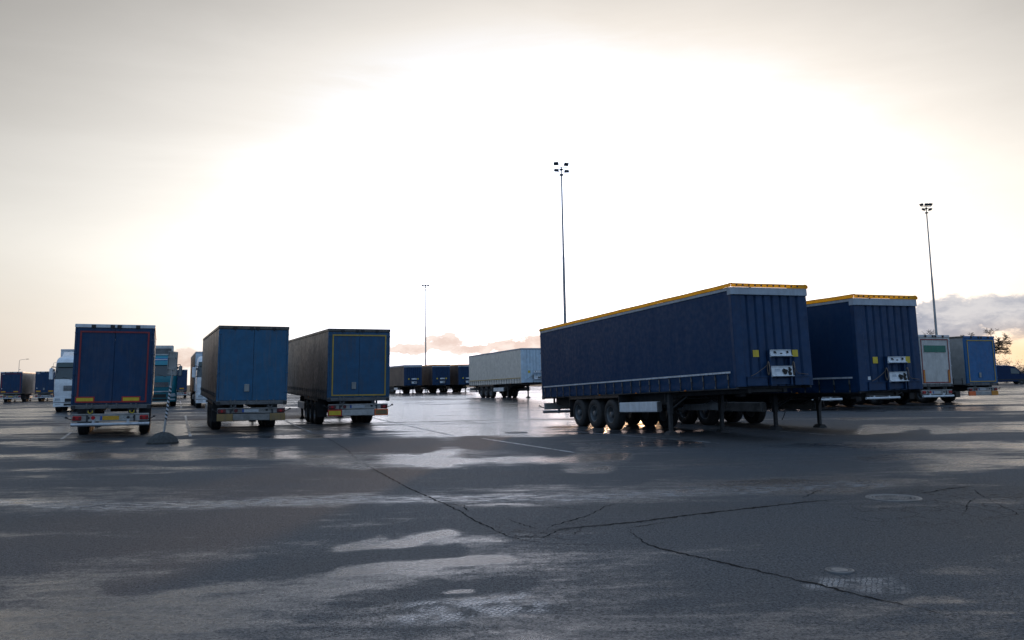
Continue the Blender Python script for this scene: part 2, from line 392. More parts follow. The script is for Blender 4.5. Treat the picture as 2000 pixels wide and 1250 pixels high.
WETS = [  # stroke points in photo pixels, half width, value
    ([(760, 902), (850, 897), (930, 892), (1030, 893), (1150, 897), (1205, 893)], 9, 1.0),
    ([(850, 884), (905, 880), (935, 876)], 6, .95),
    ([(930, 888), (1100, 880), (1250, 868), (1330, 862)], 12, .75),
    ([(770, 800), (900, 800), (1060, 800)], 28, .95),
    ([(800, 835), (950, 838), (1040, 832)], 10, .85),
    ([(760, 775), (1060, 778)], 8, .9), ([(0, 966), (600, 962), (1000, 950), (1300, 945)], 7, .32), ([(0, 1008), (500, 1004), (1000, 992)], 9, .32),
    ([(930, 862), (1010, 868), (1090, 880)], 9, .1), ([(600, 870), (690, 868), (830, 868)], 8, .2),
    ([(640, 925), (760, 925), (900, 935), (1100, 940)], 14, .25),
    ([(0, 950), (300, 945), (620, 945)], 20, .30),
    ([(1120, 918), (1150, 920), (1180, 918)], 6, .8),
    ([(1030, 988), (1060, 980), (1095, 965)], 7, .95),
    ([(675, 1082), (780, 1068), (870, 1046)], 8, .92), ([(700, 1072), (740, 1060)], 6, .8),
    ([(640, 1122), (780, 1104), (980, 1096)], 7, .8), ([(860, 1060), (970, 1058)], 6, .8),
    ([(200, 1185), (330, 1158), (480, 1138), (640, 1122)], 7, .60), ([(330, 1215), (480, 1170), (600, 1150), (790, 1145)], 11, .57),
    ([(100, 1240), (400, 1215), (560, 1190)], 13, .55),
    ([(560, 1105), (700, 1092), (880, 1080)], 8, .12), ([(230, 1140), (420, 1118), (620, 1108)], 10, .2),
    ([(0, 1080), (300, 1050), (520, 1030)], 26, .25),
    ([(690, 1170), (800, 1160), (1000, 1145)], 12, .2),
    ([(875, 1156), (920, 1155)], 3, .7),
    ([(815, 1185), (900, 1179), (1010, 1172)], 5, .45), ([(795, 1211), (900, 1202), (1050, 1190)], 5, .45),
    ([(1700, 1150), (1600, 1156)], 7, .65),
    ([(1560, 1118), (1700, 1112), (1800, 1100)], 6, .1), ([(1540, 1165), (1750, 1160), (1860, 1140)], 7, .1),
    ([(1100, 1000), (1400, 1040), (1900, 1060)], 50, .42),
    ([(1750, 905), (1850, 897), (2050, 880)], 20, .78), ([(1300, 930), (1600, 925), (1750, 915)], 14, .62),
    ([(1700, 842), (1850, 838), (2050, 830)], 8, .82), ([(1400, 868), (1650, 858), (1800, 845)], 5, .12),
    ([(1650, 806), (1800, 800), (2050, 790)], 12, .75), ([(1560, 800), (1700, 805), (1800, 808)], 8, .7),
    ([(1900, 770), (2050, 765)], 8, .8),
    ([(1450, 833), (1650, 836)], 9, .15), ([(1740, 965), (2050, 950)], 14, .2),
    ([(280, 841), (320, 838), (345, 842)], 6, 1.0), ([(340, 866), (420, 864)], 4, 1.0),
    ([(0, 868), (90, 866), (150, 862)], 5, .95), ([(0, 845), (60, 842), (140, 838)], 4, .8), ([(0, 800), (100, 806), (130, 812)], 12, .65),
    ([(165, 862), (235, 861)], 4, 1.1),
    ([(420, 880), (560, 895), (700, 905)], 10, .8), ([(150, 890), (300, 900), (420, 885)], 9, .65),
    ([(700, 845), (620, 848), (480, 855)], 5, .7), ([(400, 865), (560, 868)], 7, .35),
]
FLECK = [([(0, 984), (250, 985), (500, 983), (760, 976), (950, 970), (1150, 967), (1300, 960), (1500, 954), (1720, 947)], 6, 1.0)]
TREAD = [([(820, 1186), (900, 1180), (1010, 1173)], 9, 1.0), ([(795, 1212), (900, 1203), (1050, 1191)], 9, .9), ([(1595, 1139), (1720, 1131)], 8, 1.0), ([(1690, 1152), (1760, 1148)], 6, .6)]
CRAZE = [([(1830, 975), (1950, 985), (2050, 985)], 26, 1.0), ([(1600, 950), (1700, 958)], 12, .8), ([(1000, 1045), (1080, 1040), (1160, 1030)], 14, .8), ([(1500, 990), (1620, 985)], 10, .6), ([(1700, 1000), (1850, 1005)], 16, .7)]
def strokes(px, py, lst, mode):
    val = np.full(px.shape, .5) if mode == 'blend' else np.zeros(px.shape)
    for pts, hw, vv in lst:
        dmin = np.full(px.shape, 1e9)
        for (a, b) in zip(pts[:-1], pts[1:]):
            ax, ay = a; bx, by = b; dx, dy = bx-ax, by-ay
            t = np.clip(((px-ax)*dx+(py-ay)*dy)/(dx*dx+dy*dy), 0, 1)
            # ends fade over a longer run than the sides
            ex = (px-(ax+t*dx))/2.6; ey = py-(ay+t*dy)
            dmin = np.minimum(dmin, np.hypot(ex, ey))
        w = np.clip(1.25-.62*dmin/hw, 0, 1); w = w*w*(3-2*w)
        val = val*(1-w)+vv*w if mode == 'blend' else np.maximum(val, w*vv)
    return val
def build_ground():
    ys = np.concatenate([np.linspace(-60, 2.5, 14), 3*np.exp(np.linspace(0, math.log(420/3), 470)), [600, 900, 1500, 3000, 6000]])
    tx = np.concatenate([[-6, -3.5, -2.2, -1.5, -1.1], np.linspace(-.86, .86, 330), [1.1, 1.5, 2.2, 3.5, 6]])
    sp = np.maximum(np.abs(ys), 3)+4
    Y, T_ = np.meshgrid(ys, tx, indexing='ij'); X = T_*sp[:, None]
    Z = gz_np(X, Y)
    ny, nx = X.shape
    co = np.stack([X, Y, Z], -1).reshape(-1, 3)
    i = np.arange(ny*nx).reshape(ny, nx)
    fa = np.stack([i[:-1, :-1], i[:-1, 1:], i[1:, 1:], i[1:, :-1]], -1).reshape(-1, 4)
    me = bpy.data.meshes.new('ground')
    me.vertices.add(len(co)); me.vertices.foreach_set('co', co.ravel())
    me.loops.add(fa.size); me.loops.foreach_set('vertex_index', fa.ravel())
    me.polygons.add(len(fa)); me.polygons.foreach_set('loop_start', np.arange(0, fa.size, 4)); me.polygons.foreach_set('loop_total', np.full(len(fa), 4))
    me.update(); me.validate(); me.shade_smooth()
    px, py = to_px(X.ravel(), Y.ravel(), Z.ravel())
    front = Y.ravel() > 2
    # ripple the stroke edges so that they look like drying water
    rng = np.random.default_rng(3)
    wob = sum(np.sin(X.ravel()*a+Y.ravel()*b+c)*d for a, b, c, d in [(rng.uniform(-2, 2)*k, rng.uniform(-1.5, 1.5)*k, rng.uniform(0, 6), 1/k**.7) for k in (.5, 1, 1.7, 3, 5, 8)])
    pyw = py+wob*np.clip((py-745)*.012, .5, 3.5)*.8
    for nm, lst, mode in (('wet', WETS, 'blend'), ('flecks', FLECK, 'max'), ('crazed', CRAZE, 'max'), ('tread', TREAD, 'max')):
        vals = strokes(px, pyw, lst, mode); vals[~front] = .5 if mode == 'blend' else 0
        a = me.attributes.new(nm, 'FLOAT', 'POINT'); a.data.foreach_set('value', vals.astype(np.float32))
    me.materials.append(asphalt_mat())
    o = bpy.data.objects.new('ground', me); COL.objects.link(o); return struct(o)
GROUND = build_ground()
def ribbon(name, pts, w, mat, dz, jitter=0., taper=False, sub=1):
    """a thin strip laid on the ground along world points"""
    P = [Vector((p.x, p.y, 0)) for p in pts]
    Q = []
    for a, b in zip(P[:-1], P[1:]):
        n = max(1, int((b-a).length/sub))
        for k in range(n): Q.append(a.lerp(b, k/n))
    Q.append(P[-1]); mb = MB(); vs = []; fs = []; N = len(Q)
    for i, q in enumerate(Q):
        d = (Q[min(i+1, N-1)]-Q[max(i-1, 0)]).normalized(); hz_ = 1+.9*abs(d.x) if jitter else 1; nrm = Vector((-d.y, d.x, 0))
        off = nrm*(random.uniform(-1, 1)*jitter); ww = w*hz_*random.uniform(.35, 1.5) if jitter else w
        if taper: ww *= max(.15, min(1, 4*min(i+.3, N-1-i+.3)/N))
        for s in (-.5, .5):
            p = q+off+nrm*ww*s; vs.append((p.x, p.y, gz(p.x, p.y)+dz))
    for i in range(N-1): fs.append((2*i, 2*i+1, 2*i+3, 2*i+2))
    mb.add(vs, fs); return mb.build(name, mat, GROUND)
crack_m = pmat('crack_tar', (.010, .010, .010), .85, var=.4, spec=.1, scale=20)
def paint_mat():
    m = bpy.data.materials.new('worn_line_paint'); m.use_nodes = True; t = NT(m.node_tree); b = t.n['Principled BSDF']
    v = t.node('ShaderNodeTexCoord').outputs['Object']
    n = t.noise(v, 9, 6, .7); n2 = t.noise(v, 1.3, 3)
    f = t.maprange(t.m('ADD', t.m('MULTIPLY', n, .6), t.m('MULTIPLY', n2, .4)), .42, .58)
    t.put(b.inputs['Base Color'], t.mix(f, (.05, .05, .05), (.42, .44, .46))); b.inputs['Roughness'].default_value = .5
    return m
paint_m = paint_mat()
for a, b in [((362, 812), (372, 853)), ((352, 783), (354, 797)), ((557, 822), (610, 845)), ((700, 809), (885, 851)), ((940, 856), (1122, 884)), ((1106, 842), (1330, 859)),
             ((1524, 843), (1632, 850)), ((1340, 860), (1405, 866)), ((120, 858), (138, 845))]:
    ribbon('parking_line', [at(*a), at(*b)], .10, paint_m, .004)
CR = [([(700, 900), (745, 925), (800, 955), (870, 985), (905, 1003), (935, 1020), (985, 1045), (1020, 1056), (1080, 1062), (1150, 1064), (1255, 1063)], .022),
      ([(1045, 1044), (1085, 1035), (1130, 1030), (1230, 1021), (1300, 1012), (1400, 1000), (1500, 989), (1600, 978), (1660, 975)], .028),
      ([(1795, 965), (1850, 955), (1900, 950)], .02),
      ([(1225, 1030), (1237, 1045), (1262, 1062), (1300, 1074), (1400, 1096), (1500, 1120), (1600, 1143), (1700, 1167), (1800, 1190), (1900, 1211)], .02),
      ([(1060, 1040), (1080, 1027), (1140, 1010), (1165, 1000), (1180, 990), (1215, 980)], .012),
      ([(870, 985), (905, 988), (915, 1000)], .014), ([(1000, 1048), (1060, 1050), (1090, 1036), (1130, 1032)], .012),
      ([(1120, 1045), (1140, 1030)], .01), ([(985, 1012), (1020, 1025), (1050, 1033)], .01), ([(1070, 990), (1110, 993), (1150, 996)], .008), ([(1230, 1030), (1260, 1027), (1300, 1020)], .012),
      ([(1560, 975), (1590, 962), (1610, 955)], .009), ([(600, 845), (640, 856), (680, 880), (700, 900)], .02),
      ([(1900, 955), (1915, 968), (1940, 978), (1990, 985)], .01), ([(1905, 972), (1890, 985), (1880, 1008)], .01), ([(1930, 978), (1960, 990), (2000, 1010)], .01), ([(1810, 975), (1860, 985), (1900, 990), (1990, 1012)], .01)]
for pts, w in CR: ribbon('crack', [at(*p) for p in pts], w, crack_m, .004, jitter=.022, taper=True, sub=.07)
# verge of grass far beyond the yard
def verge():
    m = pmat('dry_grass', (.06, .055, .03), .9, var=.4, scale=.3)
    mb = MB(); vs = []; fs = []
    xs = [-900+i*40 for i in range(46)]
    for x in xs:
        for y in (215, 420, 2500): vs.append((x*(y/215)**.8, y+.05*x, gz(x*(y/215)**.8, y+.05*x)+.03))
    for i in range(len(xs)-1):
        for k in range(2): fs.append((i*3+k, i*3+3+k, i*3+4+k, i*3+1+k))
    mb.add(vs, fs); return struct(mb.build('grass_verge', m))
verge()

# ---------------------------------------------------------------- wheels
def make_wheel_meshes(r=.52, w=.385):
    t = MB(); h = w/2
    t.lathe([(h-.03, .29), (h, .33), (h+.005, .40), (h-.005, .455), (h-.035, .505), (h-.07, r), (0, r+.004), (-h+.07, r), (-h+.035, .505), (-h, .44), (-h, .31), (-h+.03, .29)], n=40)
    for k in (-.11, -.037, .037, .11):                                  # tread grooves read as raised ribs
        t.lathe([(k-.028, r+.002), (k-.024, r+.012), (k+.024, r+.012), (k+.028, r+.002)], n=40)
    a = t.build('tyre_src', M['rubber'], smooth=35); me1 = a.data; bpy.data.objects.remove(a)
    q = MB()
    q.lathe([(h-.028, .295), (h-.012, .292), (h-.02, .275), (h-.06, .262), (h-.16, .245), (h-.185, .235), (h-.19, .12), (h-.17, .105), (h-.03, .10), (h-.02, .085), (h-.02, .0)], n=36)
    q.lathe([(-h+.03, .29), (-h+.05, .26), (-h+.06, .0)], n=24)
    for k in range(10):
        t_ = 2*math.pi*k/10; c = (h-.19, .175*math.cos(t_), .175*math.sin(t_))
        q.tube([c, (c[0]+.035, c[1], c[2])], .016, 6)
    b = q.build('rim_src', M['rim'], smooth=35); me2 = b.data; bpy.data.objects.remove(b)
    return me1, me2
TYRE, RIM = make_wheel_meshes()
def add_wheel(parent, x, y, s=1.0, z=None):
    w = inst('wheel', TYRE, parent, loc=(x-(.19*s if x > 0 else -.19*s), y, .52*s if z is None else z))
    w.scale = (s, s, s)
    if x < 0: w.rotation_euler = (0, 0, math.pi)
    else: w.rotation_euler = (0, 0, 0)
    inst('rim', RIM, w); return w

# ---------------------------------------------------------------- semitrailer
RE, FR = -3.0, 10.6; HW = 1.275; ZB, ZT = 1.16, 4.0
AX = (.42, 1.73, 3.04); LEG_Y = 6.55
def strap_mesh(mat1):
    s = MB(); s.box(-.022, .022, .0, .006, 1.15, 1.52, 0); s.box(-.03, .03, .006, .024, 1.36, 1.46, 1, .006); s.box(-.018, .018, .0, .03, 1.13, 1.19, 1, .005)
    s.box(-.012, .012, .01, .03, 1.44, 1.50, 1, .004)
    o = s.build('strap_src', [mat1, M['sill']]); me = o.data; bpy.data.objects.remove(o); return me
STRAP = strap_mesh(M['black'])
def keeper_mesh():
    s = MB(); s.box(-.07, .07, -.045, -.021, -.12, -.015, 0, .008); s.box(-.015, .015, -.055, -.0455, -.17, -.06)
    o = s.build('keeper_src', M['black']); me = o.data; bpy.data.objects.remove(o); return me
KEEPER = keeper_mesh()
GT = 'parked semitrailers in the yard'
def trailer(label, x, y, yaw, door='blue', side='navy_tarp', front='navy', post=None, trim='alu', band=None, tape=None, plates=None, docbox=False, bumper='tube',
            strip=None, straps=None, guard='white', frontkit=True, header='alu', pitch=0, roll=0, hitched=False, seed=0, plate='plate', barm='bar', extras=(), sidebox=True, detail=True, legz=0, name='semitrailer'):
    T = thing(name, label, 'trailer', (x, y, gz(x, y)), yaw, GT)
    rot = (pitch, roll, 0)
    rnd = random.Random(seed)
    def P(mb, nm, mats, smooth=None, par=None, body=True):
        return mb.build(nm, mats, par or T, smooth, rot=rot if (body and par is None) else None)
    post = post or front
    # --- curtains
    for sx in (-1, 1):
        ph = rnd.uniform(0, 50)
        def fn(u, v):
            yy = RE+.07+(FR-RE-.14)*u; zz = 1.13+(ZT-.10-1.13)*v
            n1 = mnoise.noise(Vector((yy*.55+ph, zz*.35, ph))); n2 = mnoise.noise(Vector((yy*2.6+ph, zz*.22, ph+9)))
            edge = min(1, v*6, (1-v)*4, u*14, (1-u)*14)
            off = (.020*n1+.010*n2)*max(edge, .0)+.012*math.sin(math.pi*v)
            if zz < 1.54:
                k = (1.54-zz)/.41
                off += .016*math.sin(zz*42+2*n2+1.5*n1)*min(1, k*2)+.010*mnoise.noise(Vector((yy*5+ph, zz*8, 1)))
            return (sx*(HW-.015+max(off, -.02)), yy, zz)
        mb = MB(); mb.grid(fn, 150 if detail else 60, 30 if detail else 16)
        mb.box(sx*(HW-.055), sx*(HW-.045), RE+.06, FR-.06, 1.13, ZT-.1)
        cu = P(mb, 'curtain', M[side], 50)
        if strip:
            s = MB(); n = 62
            for k in range(n):
                y0 = RE+.25+(FR-RE-.45)*k/n; s.box(sx*(HW+.012), sx*(HW+.022), y0, y0+(FR-RE-.45)/n*.93, 1.535, 1.585)
            s.build('reflective_strip', M[strip], cu)
        if straps:
            vis = sx == (1 if straps == 'right' else -1)
            ypos = [RE+.35+i*(FR-RE-.7)/21 for i in range(22)]
            if vis:
                for yy in ypos:
                    o = inst('buckle_strap', STRAP, cu, loc=(sx*(HW+.006), yy, 0)); o.rotation_euler = (0, 0, -sx*math.pi/2)
    # --- roof with trim
    zr = ZT-.10 if band else ZT-.012
    mb = MB(); mb.box(-HW+.02, HW-.02, RE+.05, FR-.03, zr-.04, zr, 0, .01)
    for k in range(20): mb.box(-HW+.06, HW-.06, RE+.4+k*.66, RE+.46+k*.66, zr-.001, zr+.008)
    P(mb, 'roof', M['greyband'])
    if band:   # tarpaulin edge on top, grey rail below
        zt = ZT-.115
        mb = MB()
        for sx in (-1, 1):
            def fe(u, v, sx=sx):
                yy = RE-.02+(FR-RE+.115)*u
                return (sx*(HW+.03+.012*mnoise.noise(Vector((yy*1.3, v*3, 4+sx)))-.08*max(0, v-.65)/.35), yy, zt+.001+.125*v+.008*mnoise.noise(Vector((yy*.8, 7, sx))))
            mb.grid(fe, 110, 6)
        def ff(u, v):
            xx = -HW-.03+2*(HW+.03)*u
            return (xx, FR+.10+.010*mnoise.noise(Vector((xx*2, v*3, 2)))-.10*max(0, v-.65)/.35, zt+.001+.125*v)
        mb.grid(ff, 40, 6)
        mb.box(-HW-.02, HW+.02, RE-.01, RE+.05, zt+.002, ZT, 0, .01)
        tr = P(mb, 'roof_trim', M[trim], 40)
        for k in range(11 if detail else 0):
            xx = -HW+.35+k*(2*HW-.5)/10
            mb = MB(); mb.tube([(xx, FR+.100, zt+.055), (xx, FR+.116, zt+.055)], .026, 10); mb.build('eyelet', M['black'], tr)
        mb = MB(); mb.tube([(HW-.1, FR+.118, zt+.05), (HW-.4, FR+.125, zt+.03), (HW-.62, FR+.12, zt-.01)], .007, 5)
        mb.build('tie_cord', M['black'], tr)
        mb = MB()
        for sx in (-1, 1): mb.box(sx*(HW-.06), sx*(HW+.012), RE+.02, FR-.12, zt-.085, zt, 0, .006)
        mb.prism([(-HW-.02, FR-.12), (-HW-.02, FR+.055), (-HW+.06, FR+.085), (HW-.06, FR+.085), (HW+.02, FR+.055), (HW+.02, FR-.12)], zt-.20, zt, 'z')
        P(mb, 'cant_rail', M[band])
    else:
        mb = MB()
        for sx in (-1, 1): mb.box(sx*(HW-.05), sx*(HW+.015), RE+.03, FR-.03, ZT-.11, ZT, 0, .012)
        mb.box(-HW, HW, FR-.03, FR+.035, ZT-.12, ZT+.002, 0, .012)
        P(mb, 'roof_trim', M[trim])
    # --- front wall, folded sheet
    mb = MB(); prof = []; xx = -HW+.30; pr = [(-HW, FR+.02), (-HW+.02, FR+.035), (-HW+.29, FR+.035)]
    while xx < HW-.33:
        pr += [(xx, FR+.028), (xx+.035, FR-.022), (xx+.07, FR-.022), (xx+.105, FR+.028), (xx+.24, FR+.028)]; xx += .285
    pr += [(HW-.29, FR+.035), (HW-.02, FR+.035), (HW, FR+.02)]
    ztop = ZT-.13 if not band else ZT-.30
    n = len(pr); vs = [(p[0], p[1], ZB) for p in pr]+[(p[0], p[1], ztop) for p in pr]
    mb.add(vs, [(i, i+1, n+i+1, n+i) for i in range(n-1)])
    mb.box(-HW, -HW+.05, FR-.10, FR+.015, ZB, ztop); mb.box(HW-.05, HW, FR-.10, FR+.015, ZB, ztop); mb.box(-HW+.05, HW-.05, FR-.06, FR-.03, ZB, ztop)
    fw = P(mb, 'front_wall', M[front])
    if frontkit:
        for a, b in ((-HW+.16, -.62), (.30, HW-.32)):
            mb = MB(); mb.box(a, b, FR+.036, FR+.075, 1.17, 1.42, 0, .01); mb.box(a-.02, b+.02, FR+.074, FR+.10, 1.40, 1.425)
            mb.build('kick_plate', M[front], fw)
        mb = MB(); cx = -.13
        mb.box(cx-.36, cx-.31, FR+.03, FR+.14, 1.18, 2.16, 0, .008); mb.box(cx+.31, cx+.36, FR+.03, FR+.14, 1.18, 2.16, 0, .008); mb.box(cx-.31, cx+.31, FR+.05, FR+.07, 1.2, 1.36)
        kit = P(mb, 'connection_bracket', M[front])
        for (z0, z1) in ((1.95, 2.15), (1.40, 1.70)):
            s = MB(); dy = FR+.14
            s.prism([(dy+.04, z0), (dy+.12, z0+.02), (dy+.04, z0+.05), (dy+.03, z1-.05), (dy+.05, z1), (dy+.02, z1), (dy, z1-.06), (dy, z0)], cx-.35, cx+.35, 'x')
            pl = P(s, 'connection_panel', M['white'])
            def cp(fn):
                s = MB(); fn(s); s.build('coupling', M['black'], pl)
            if z0 > 1.8:
                for q in (-.22, .22): cp(lambda s: (s.tube([(cx+q, dy+.03, z1-.06), (cx+q*.95, dy+.06, z1-.08)], .03, 8), s.tube([(cx+q, dy+.058, z1-.07), (cx+q*.8, dy+.07, z1-.10)], .016, 6)))
                cp(lambda s: s.box(cx-.04, cx+.03, dy+.03, dy+.045, z1-.12, z1-.09))
            else:
                cp(lambda s: [s.tube([(cx+qx, dy+.03, z0+qz), (cx+qx, dy+.075, z0+qz-.01)], rr, 9) for qx, qz, rr in ((-.08, .12, .05), (-.04, .17, .045), (-.12, .17, .04), (-.05, .21, .022))])
                cp(lambda s: [s.tube([(cx+qx, dy+.03, z0+qz), (cx+qx, dy+.075, z0+qz-.01)], rr, 9) for qx, qz, rr in ((-.25, .20, .042), (-.22, .13, .035), (-.25, .09, .046), (-.23, .25, .02))])
                s = MB()
                for k in range(6): s.box(cx+.08+(k % 3)*.055, cx+.13+(k % 3)*.055, dy+.03, dy+.035, z0+.14+.045*(k//3), z0+.175+.045*(k//3))
                s.build('printed_sticker', M['greyband'], pl)
        for q in (-.42, .42):
            s = MB()
            for j in range(4):
                pts = []
                for k in range(25):
                    a = 2*math.pi*k/24; pts.append((cx+q+.012*j-.02, FR+.12+.05*math.cos(a)+.01*j, 1.66+.17*math.sin(a)-.01*j))
                s.tube(pts, .009, 5, cap=False)
            if q < 0: s.tube([(cx-.42, FR+.12, 1.7), (cx-.6, FR+.10, 1.5), (cx-.95, FR+.09, 1.46)], .008, 5)
            else: s.tube([(cx+.42, FR+.12, 1.75), (cx+.55, FR+.10, 1.65), (cx+.8, FR+.07, 1.5), (cx+.95, FR+.06, 1.44)], .008, 5)
            s.build('coiled_hose', M['cable'], kit)
        for q in (.60, -.72):
            s = MB(); s.box(q-.095, q+.095, FR+.036, FR+.045, 1.96, 2.15); s.build('marker_plate', M['yplate'], fw)
        if 'label_square' in extras:
            s = MB(); s.box(.84, .95, FR+.036, FR+.043, 1.48, 1.58); s.build('notice_plate', M['white'], fw)
    # --- rear frame and doors
    for sx in (-1, 1):
        mb = MB(); mb.box(sx*HW, sx*(HW-.075), RE+.0, RE+.12, ZB+.02, ZT-.13, 0, .01)
        P(mb, 'corner_post', M[door] if post != 'alu' else M['alu'])
    mb = MB(); mb.box(-HW-.012, HW+.012, RE-.02, RE+.12, ZT-.125, ZT+.004, 0, .015)
    hd = P(mb, 'rear_header', M[header] if not band else M[band])
    for q in (-.70, -.10, .12, .72): inst('lock_keeper', KEEPER, hd, loc=(q, RE, ZT))
    for sx in (-1, 1):
        mb = MB(); x0, x1 = (.006, HW-.08) if sx > 0 else (-HW+.08, -.006)
        def fd(u, v, x0=x0, x1=x1, sx=sx):
            xx = x0+(x1-x0)*u; zz = ZB+.07+(ZT-.135-ZB-.07)*v
            g = abs(((xx*6.5+sx*.3) % 1)-.5); rib = -.004 if g > .44 else 0
            return (xx, RE+rib*0+.0025*mnoise.noise(Vector((xx*1.7+seed, zz*1.2, sx*5)))-.0, zz)
        mb.grid(fd, 24, 40); mb.box(x0, x1, RE+.012, RE+.05, ZB+.07, ZT-.135)
        dr = P(mb, 'rear_door', M[door], 60)
        if detail:
            for k in range(4):
                s = MB(); zz = ZB+.35+k*.72; s.box(sx*(HW-.10), sx*(HW+.004), RE-.022, RE-.006, zz, zz+.055, 0, .006)
                s.build('hinge', M[door] if door not in ('off_white',) else M['alu'], dr)
        if tape:
            w = .055; xi, xo = .004, HW-.165
            z0, z1 = ZB+.12, ZT-.235
            s = MB(); y0, y1 = RE-.030, RE-.0265
            s.box(sx*xo, sx*(xo-w), y0, y1, z0, z1); s.box(sx*xi, sx*(xo-w-.001), y0, y1, z0, z0+w); s.box(sx*xi, sx*(xo-w-.001), y0, y1, z1-w, z1)
            s.build('marking_tape', M[tape], dr)
        if plates == 'door':
            cx0 = .42 if sx < 0 else .34
            s = MB(); a, b = sx*(.50-.27), sx*(.50+.33); a, b = min(a, b)+(.0 if sx < 0 else .18), max(a, b)+(.0 if sx < 0 else .18)
            a, b = a-.10, b-.10
            if sx < 0: a, b = a-.22, b-.22
            s.box(a, b, RE-.034, RE-.031, ZB+.14, ZB+.33, 0); s.box(a+.04, b-.04, RE-.038, RE-.035, ZB+.18, ZB+.29, 1)
            s.build('reflector_plate', [M['redplate'], M['yplate'] if door == 'red_blue' else M['oplate']], dr)
        if plates == 'vertical':
            s = MB(); q = sx*(HW-.27); s.box(q-.075, q+.075, RE-.034, RE-.031, ZB+.12, ZB+.86, 0); s.box(q-.05, q+.05, RE-.038, RE-.035, ZB+.15, ZB+.83, 1)
            s.build('reflector_plate', [M['redplate'], M['oplate']], dr)
        if docbox and sx < 0:
            s = MB(); s.box(-.30, -.12, RE-.055, RE-.024, 1.55, 1.83, 0, .012); s.box(-.28, -.14, RE-.060, RE-.0555, 1.80, 1.815)
            s.build('document_box', M['docbox'], dr)
        if 'green_panel' in extras:
            s = MB(); s.box(sx*.006, sx*.88, RE-.034, RE-.0305, 3.02, 3.40); s.build('green_panel', M['green'], dr)
        if 'small_labels' in extras and sx < 0:
            s = MB(); s.box(-1.05, -.75, RE-.034, RE-.031, 3.68, 3.73); s.box(-1.1, -.98, RE-.034, RE-.031, 1.75, 1.85); s.build('notice_plate', M['white'], dr)
    # --- sill
    mb = MB(); mb.box(-HW, HW, RE-.02, RE+.16, ZB-.09, ZB+.055, 0, .012)
    for q in (-1.0, -.5, 0, .5, 1.0): mb.box(q-.14, q+.14, RE-.03, RE-.021, ZB-.02, ZB+.01, 0)
    for q in (-.78, -.62, -.16, .16, .62, .78): mb.box(q-.03, q+.03, RE-.05, RE-.021, ZB-.06, ZB+.09, 0, .006)
    for q in (-1, 1): mb.box(q*(HW-.14), q*(HW-.01), RE-.05, RE-.021, ZB-.11, ZB+.03, 1, .01)
    P(mb, 'rear_sill', [M['sill'], M['black']])
    # --- side raves and chassis
    mb = MB()
    for sx in (-1, 1): mb.box(sx*(HW-.09), sx*(HW-.03), RE+.16, FR-.02, ZB-.06, ZB+.06)
    for k in range(24): mb.box(-HW+.09, HW-.09, RE+.3+k*.56, RE+.36+k*.56, ZB-.06, ZB)
    mb.box(-HW+.09, HW-.09, RE+.16, FR-.02, ZB+.0, ZB+.03)
    for sx in (-1, 1):
        mb.prism([(RE+.05, .86), (RE+.05, ZB-.06), (FR-.35, ZB-.06), (FR-.35, ZB-.17), (FR-3.7, ZB-.19), (FR-4.4, .72), (RE+.9, .72)], sx*.60-.06, sx*.60+.06, 'x')
    mb.box(-.54, .54, FR-2.4, FR-.4, ZB-.15, ZB-.07); mb.box(-.1, .1, FR-1.75, FR-1.5, ZB-.26, ZB-.15)
    for yy in AX:
        mb.tube([(-.95, yy, .54), (.95, yy, .54)], .07, 8); 
        for sx in (-1, 1): mb.box(sx*.52, sx*.68, yy-.45, yy+.05, .50, .62); mb.box(sx*.5, sx*.7, yy-.5, yy-.36, .5, .75)
    mb.tube([(-.38, 5.1, .78), (.38, 5.1, .78)], .17, 12); mb.tube([(-.3, 4.3, .8), (.3, 4.3, .8)], .15, 12)
    for q in (-.75, .75): mb.box(q-.03, q+.03, RE+.02, RE+.10, .62, ZB-.06)
    P(mb, 'chassis', M['chassis'])
    # --- mudguards and flaps
    for sx in (-1, 1):
        mb = MB(); mb.box(sx*.82, sx*1.25, AX[0]-.70, AX[2]+.66, 1.07, 1.09)
        mb.box(sx*.82, sx*1.25, AX[0]-.74, AX[0]-.70, .98, 1.09); mb.box(sx*1.22, sx*1.25, AX[0]-.7, AX[2]+.66, 1.0, 1.07)
        mb.box(sx*.84, sx*1.25, AX[2]+.66, AX[2]+.70, .45, 1.09, 0)
        P(mb, 'mudguard', M['black'])
        mb = MB(); mb.box(sx*.84, sx*1.25, AX[0]-.765, AX[0]-.745, .32, 1.04); P(mb, 'mudflap', M['black'])
    for yy in AX:
        for sx in (-1, 1): add_wheel(T, sx*1.25, yy)
    # --- landing legs
    if not hitched:
        lift = (LEG_Y+0)*math.sin(pitch)
        for sx in (-1, 1):
            mb = MB(); mb.box(sx*.95-.075, sx*.95+.075, LEG_Y-.075, LEG_Y+.075, .52+lift*.6, ZB-.08+lift, 0, .01); mb.box(sx*.95-.055, sx*.95+.055, LEG_Y-.055, LEG_Y+.055, .10, .53+lift*.6, 0, .008)
            mb.box(sx*.95-.13, sx*.95+.13, LEG_Y-.10, LEG_Y-.078, .8+lift, ZB-.1+lift)
            mb.tube([(sx*.9, LEG_Y, .66+lift*.6), (sx*.62, LEG_Y+.5, .98+lift)], .028, 6); mb.tube([(sx*.85, LEG_Y-.04, .75+lift), (sx*.3, LEG_Y-.04, 1.0+lift)], .025, 6)
            lg = mb.build('landing_leg', M['chassis'], T)
            mb = MB(); mb.prism([(sx*.95-.17, .0), (sx*.95+.17, .0), (sx*.95+.16, .035), (sx*.95+.07, .11), (sx*.95-.07, .11), (sx*.95-.16, .035)], LEG_Y-.15, LEG_Y+.15, 'y')
            mb.build('leg_foot', M['chassis'], lg)
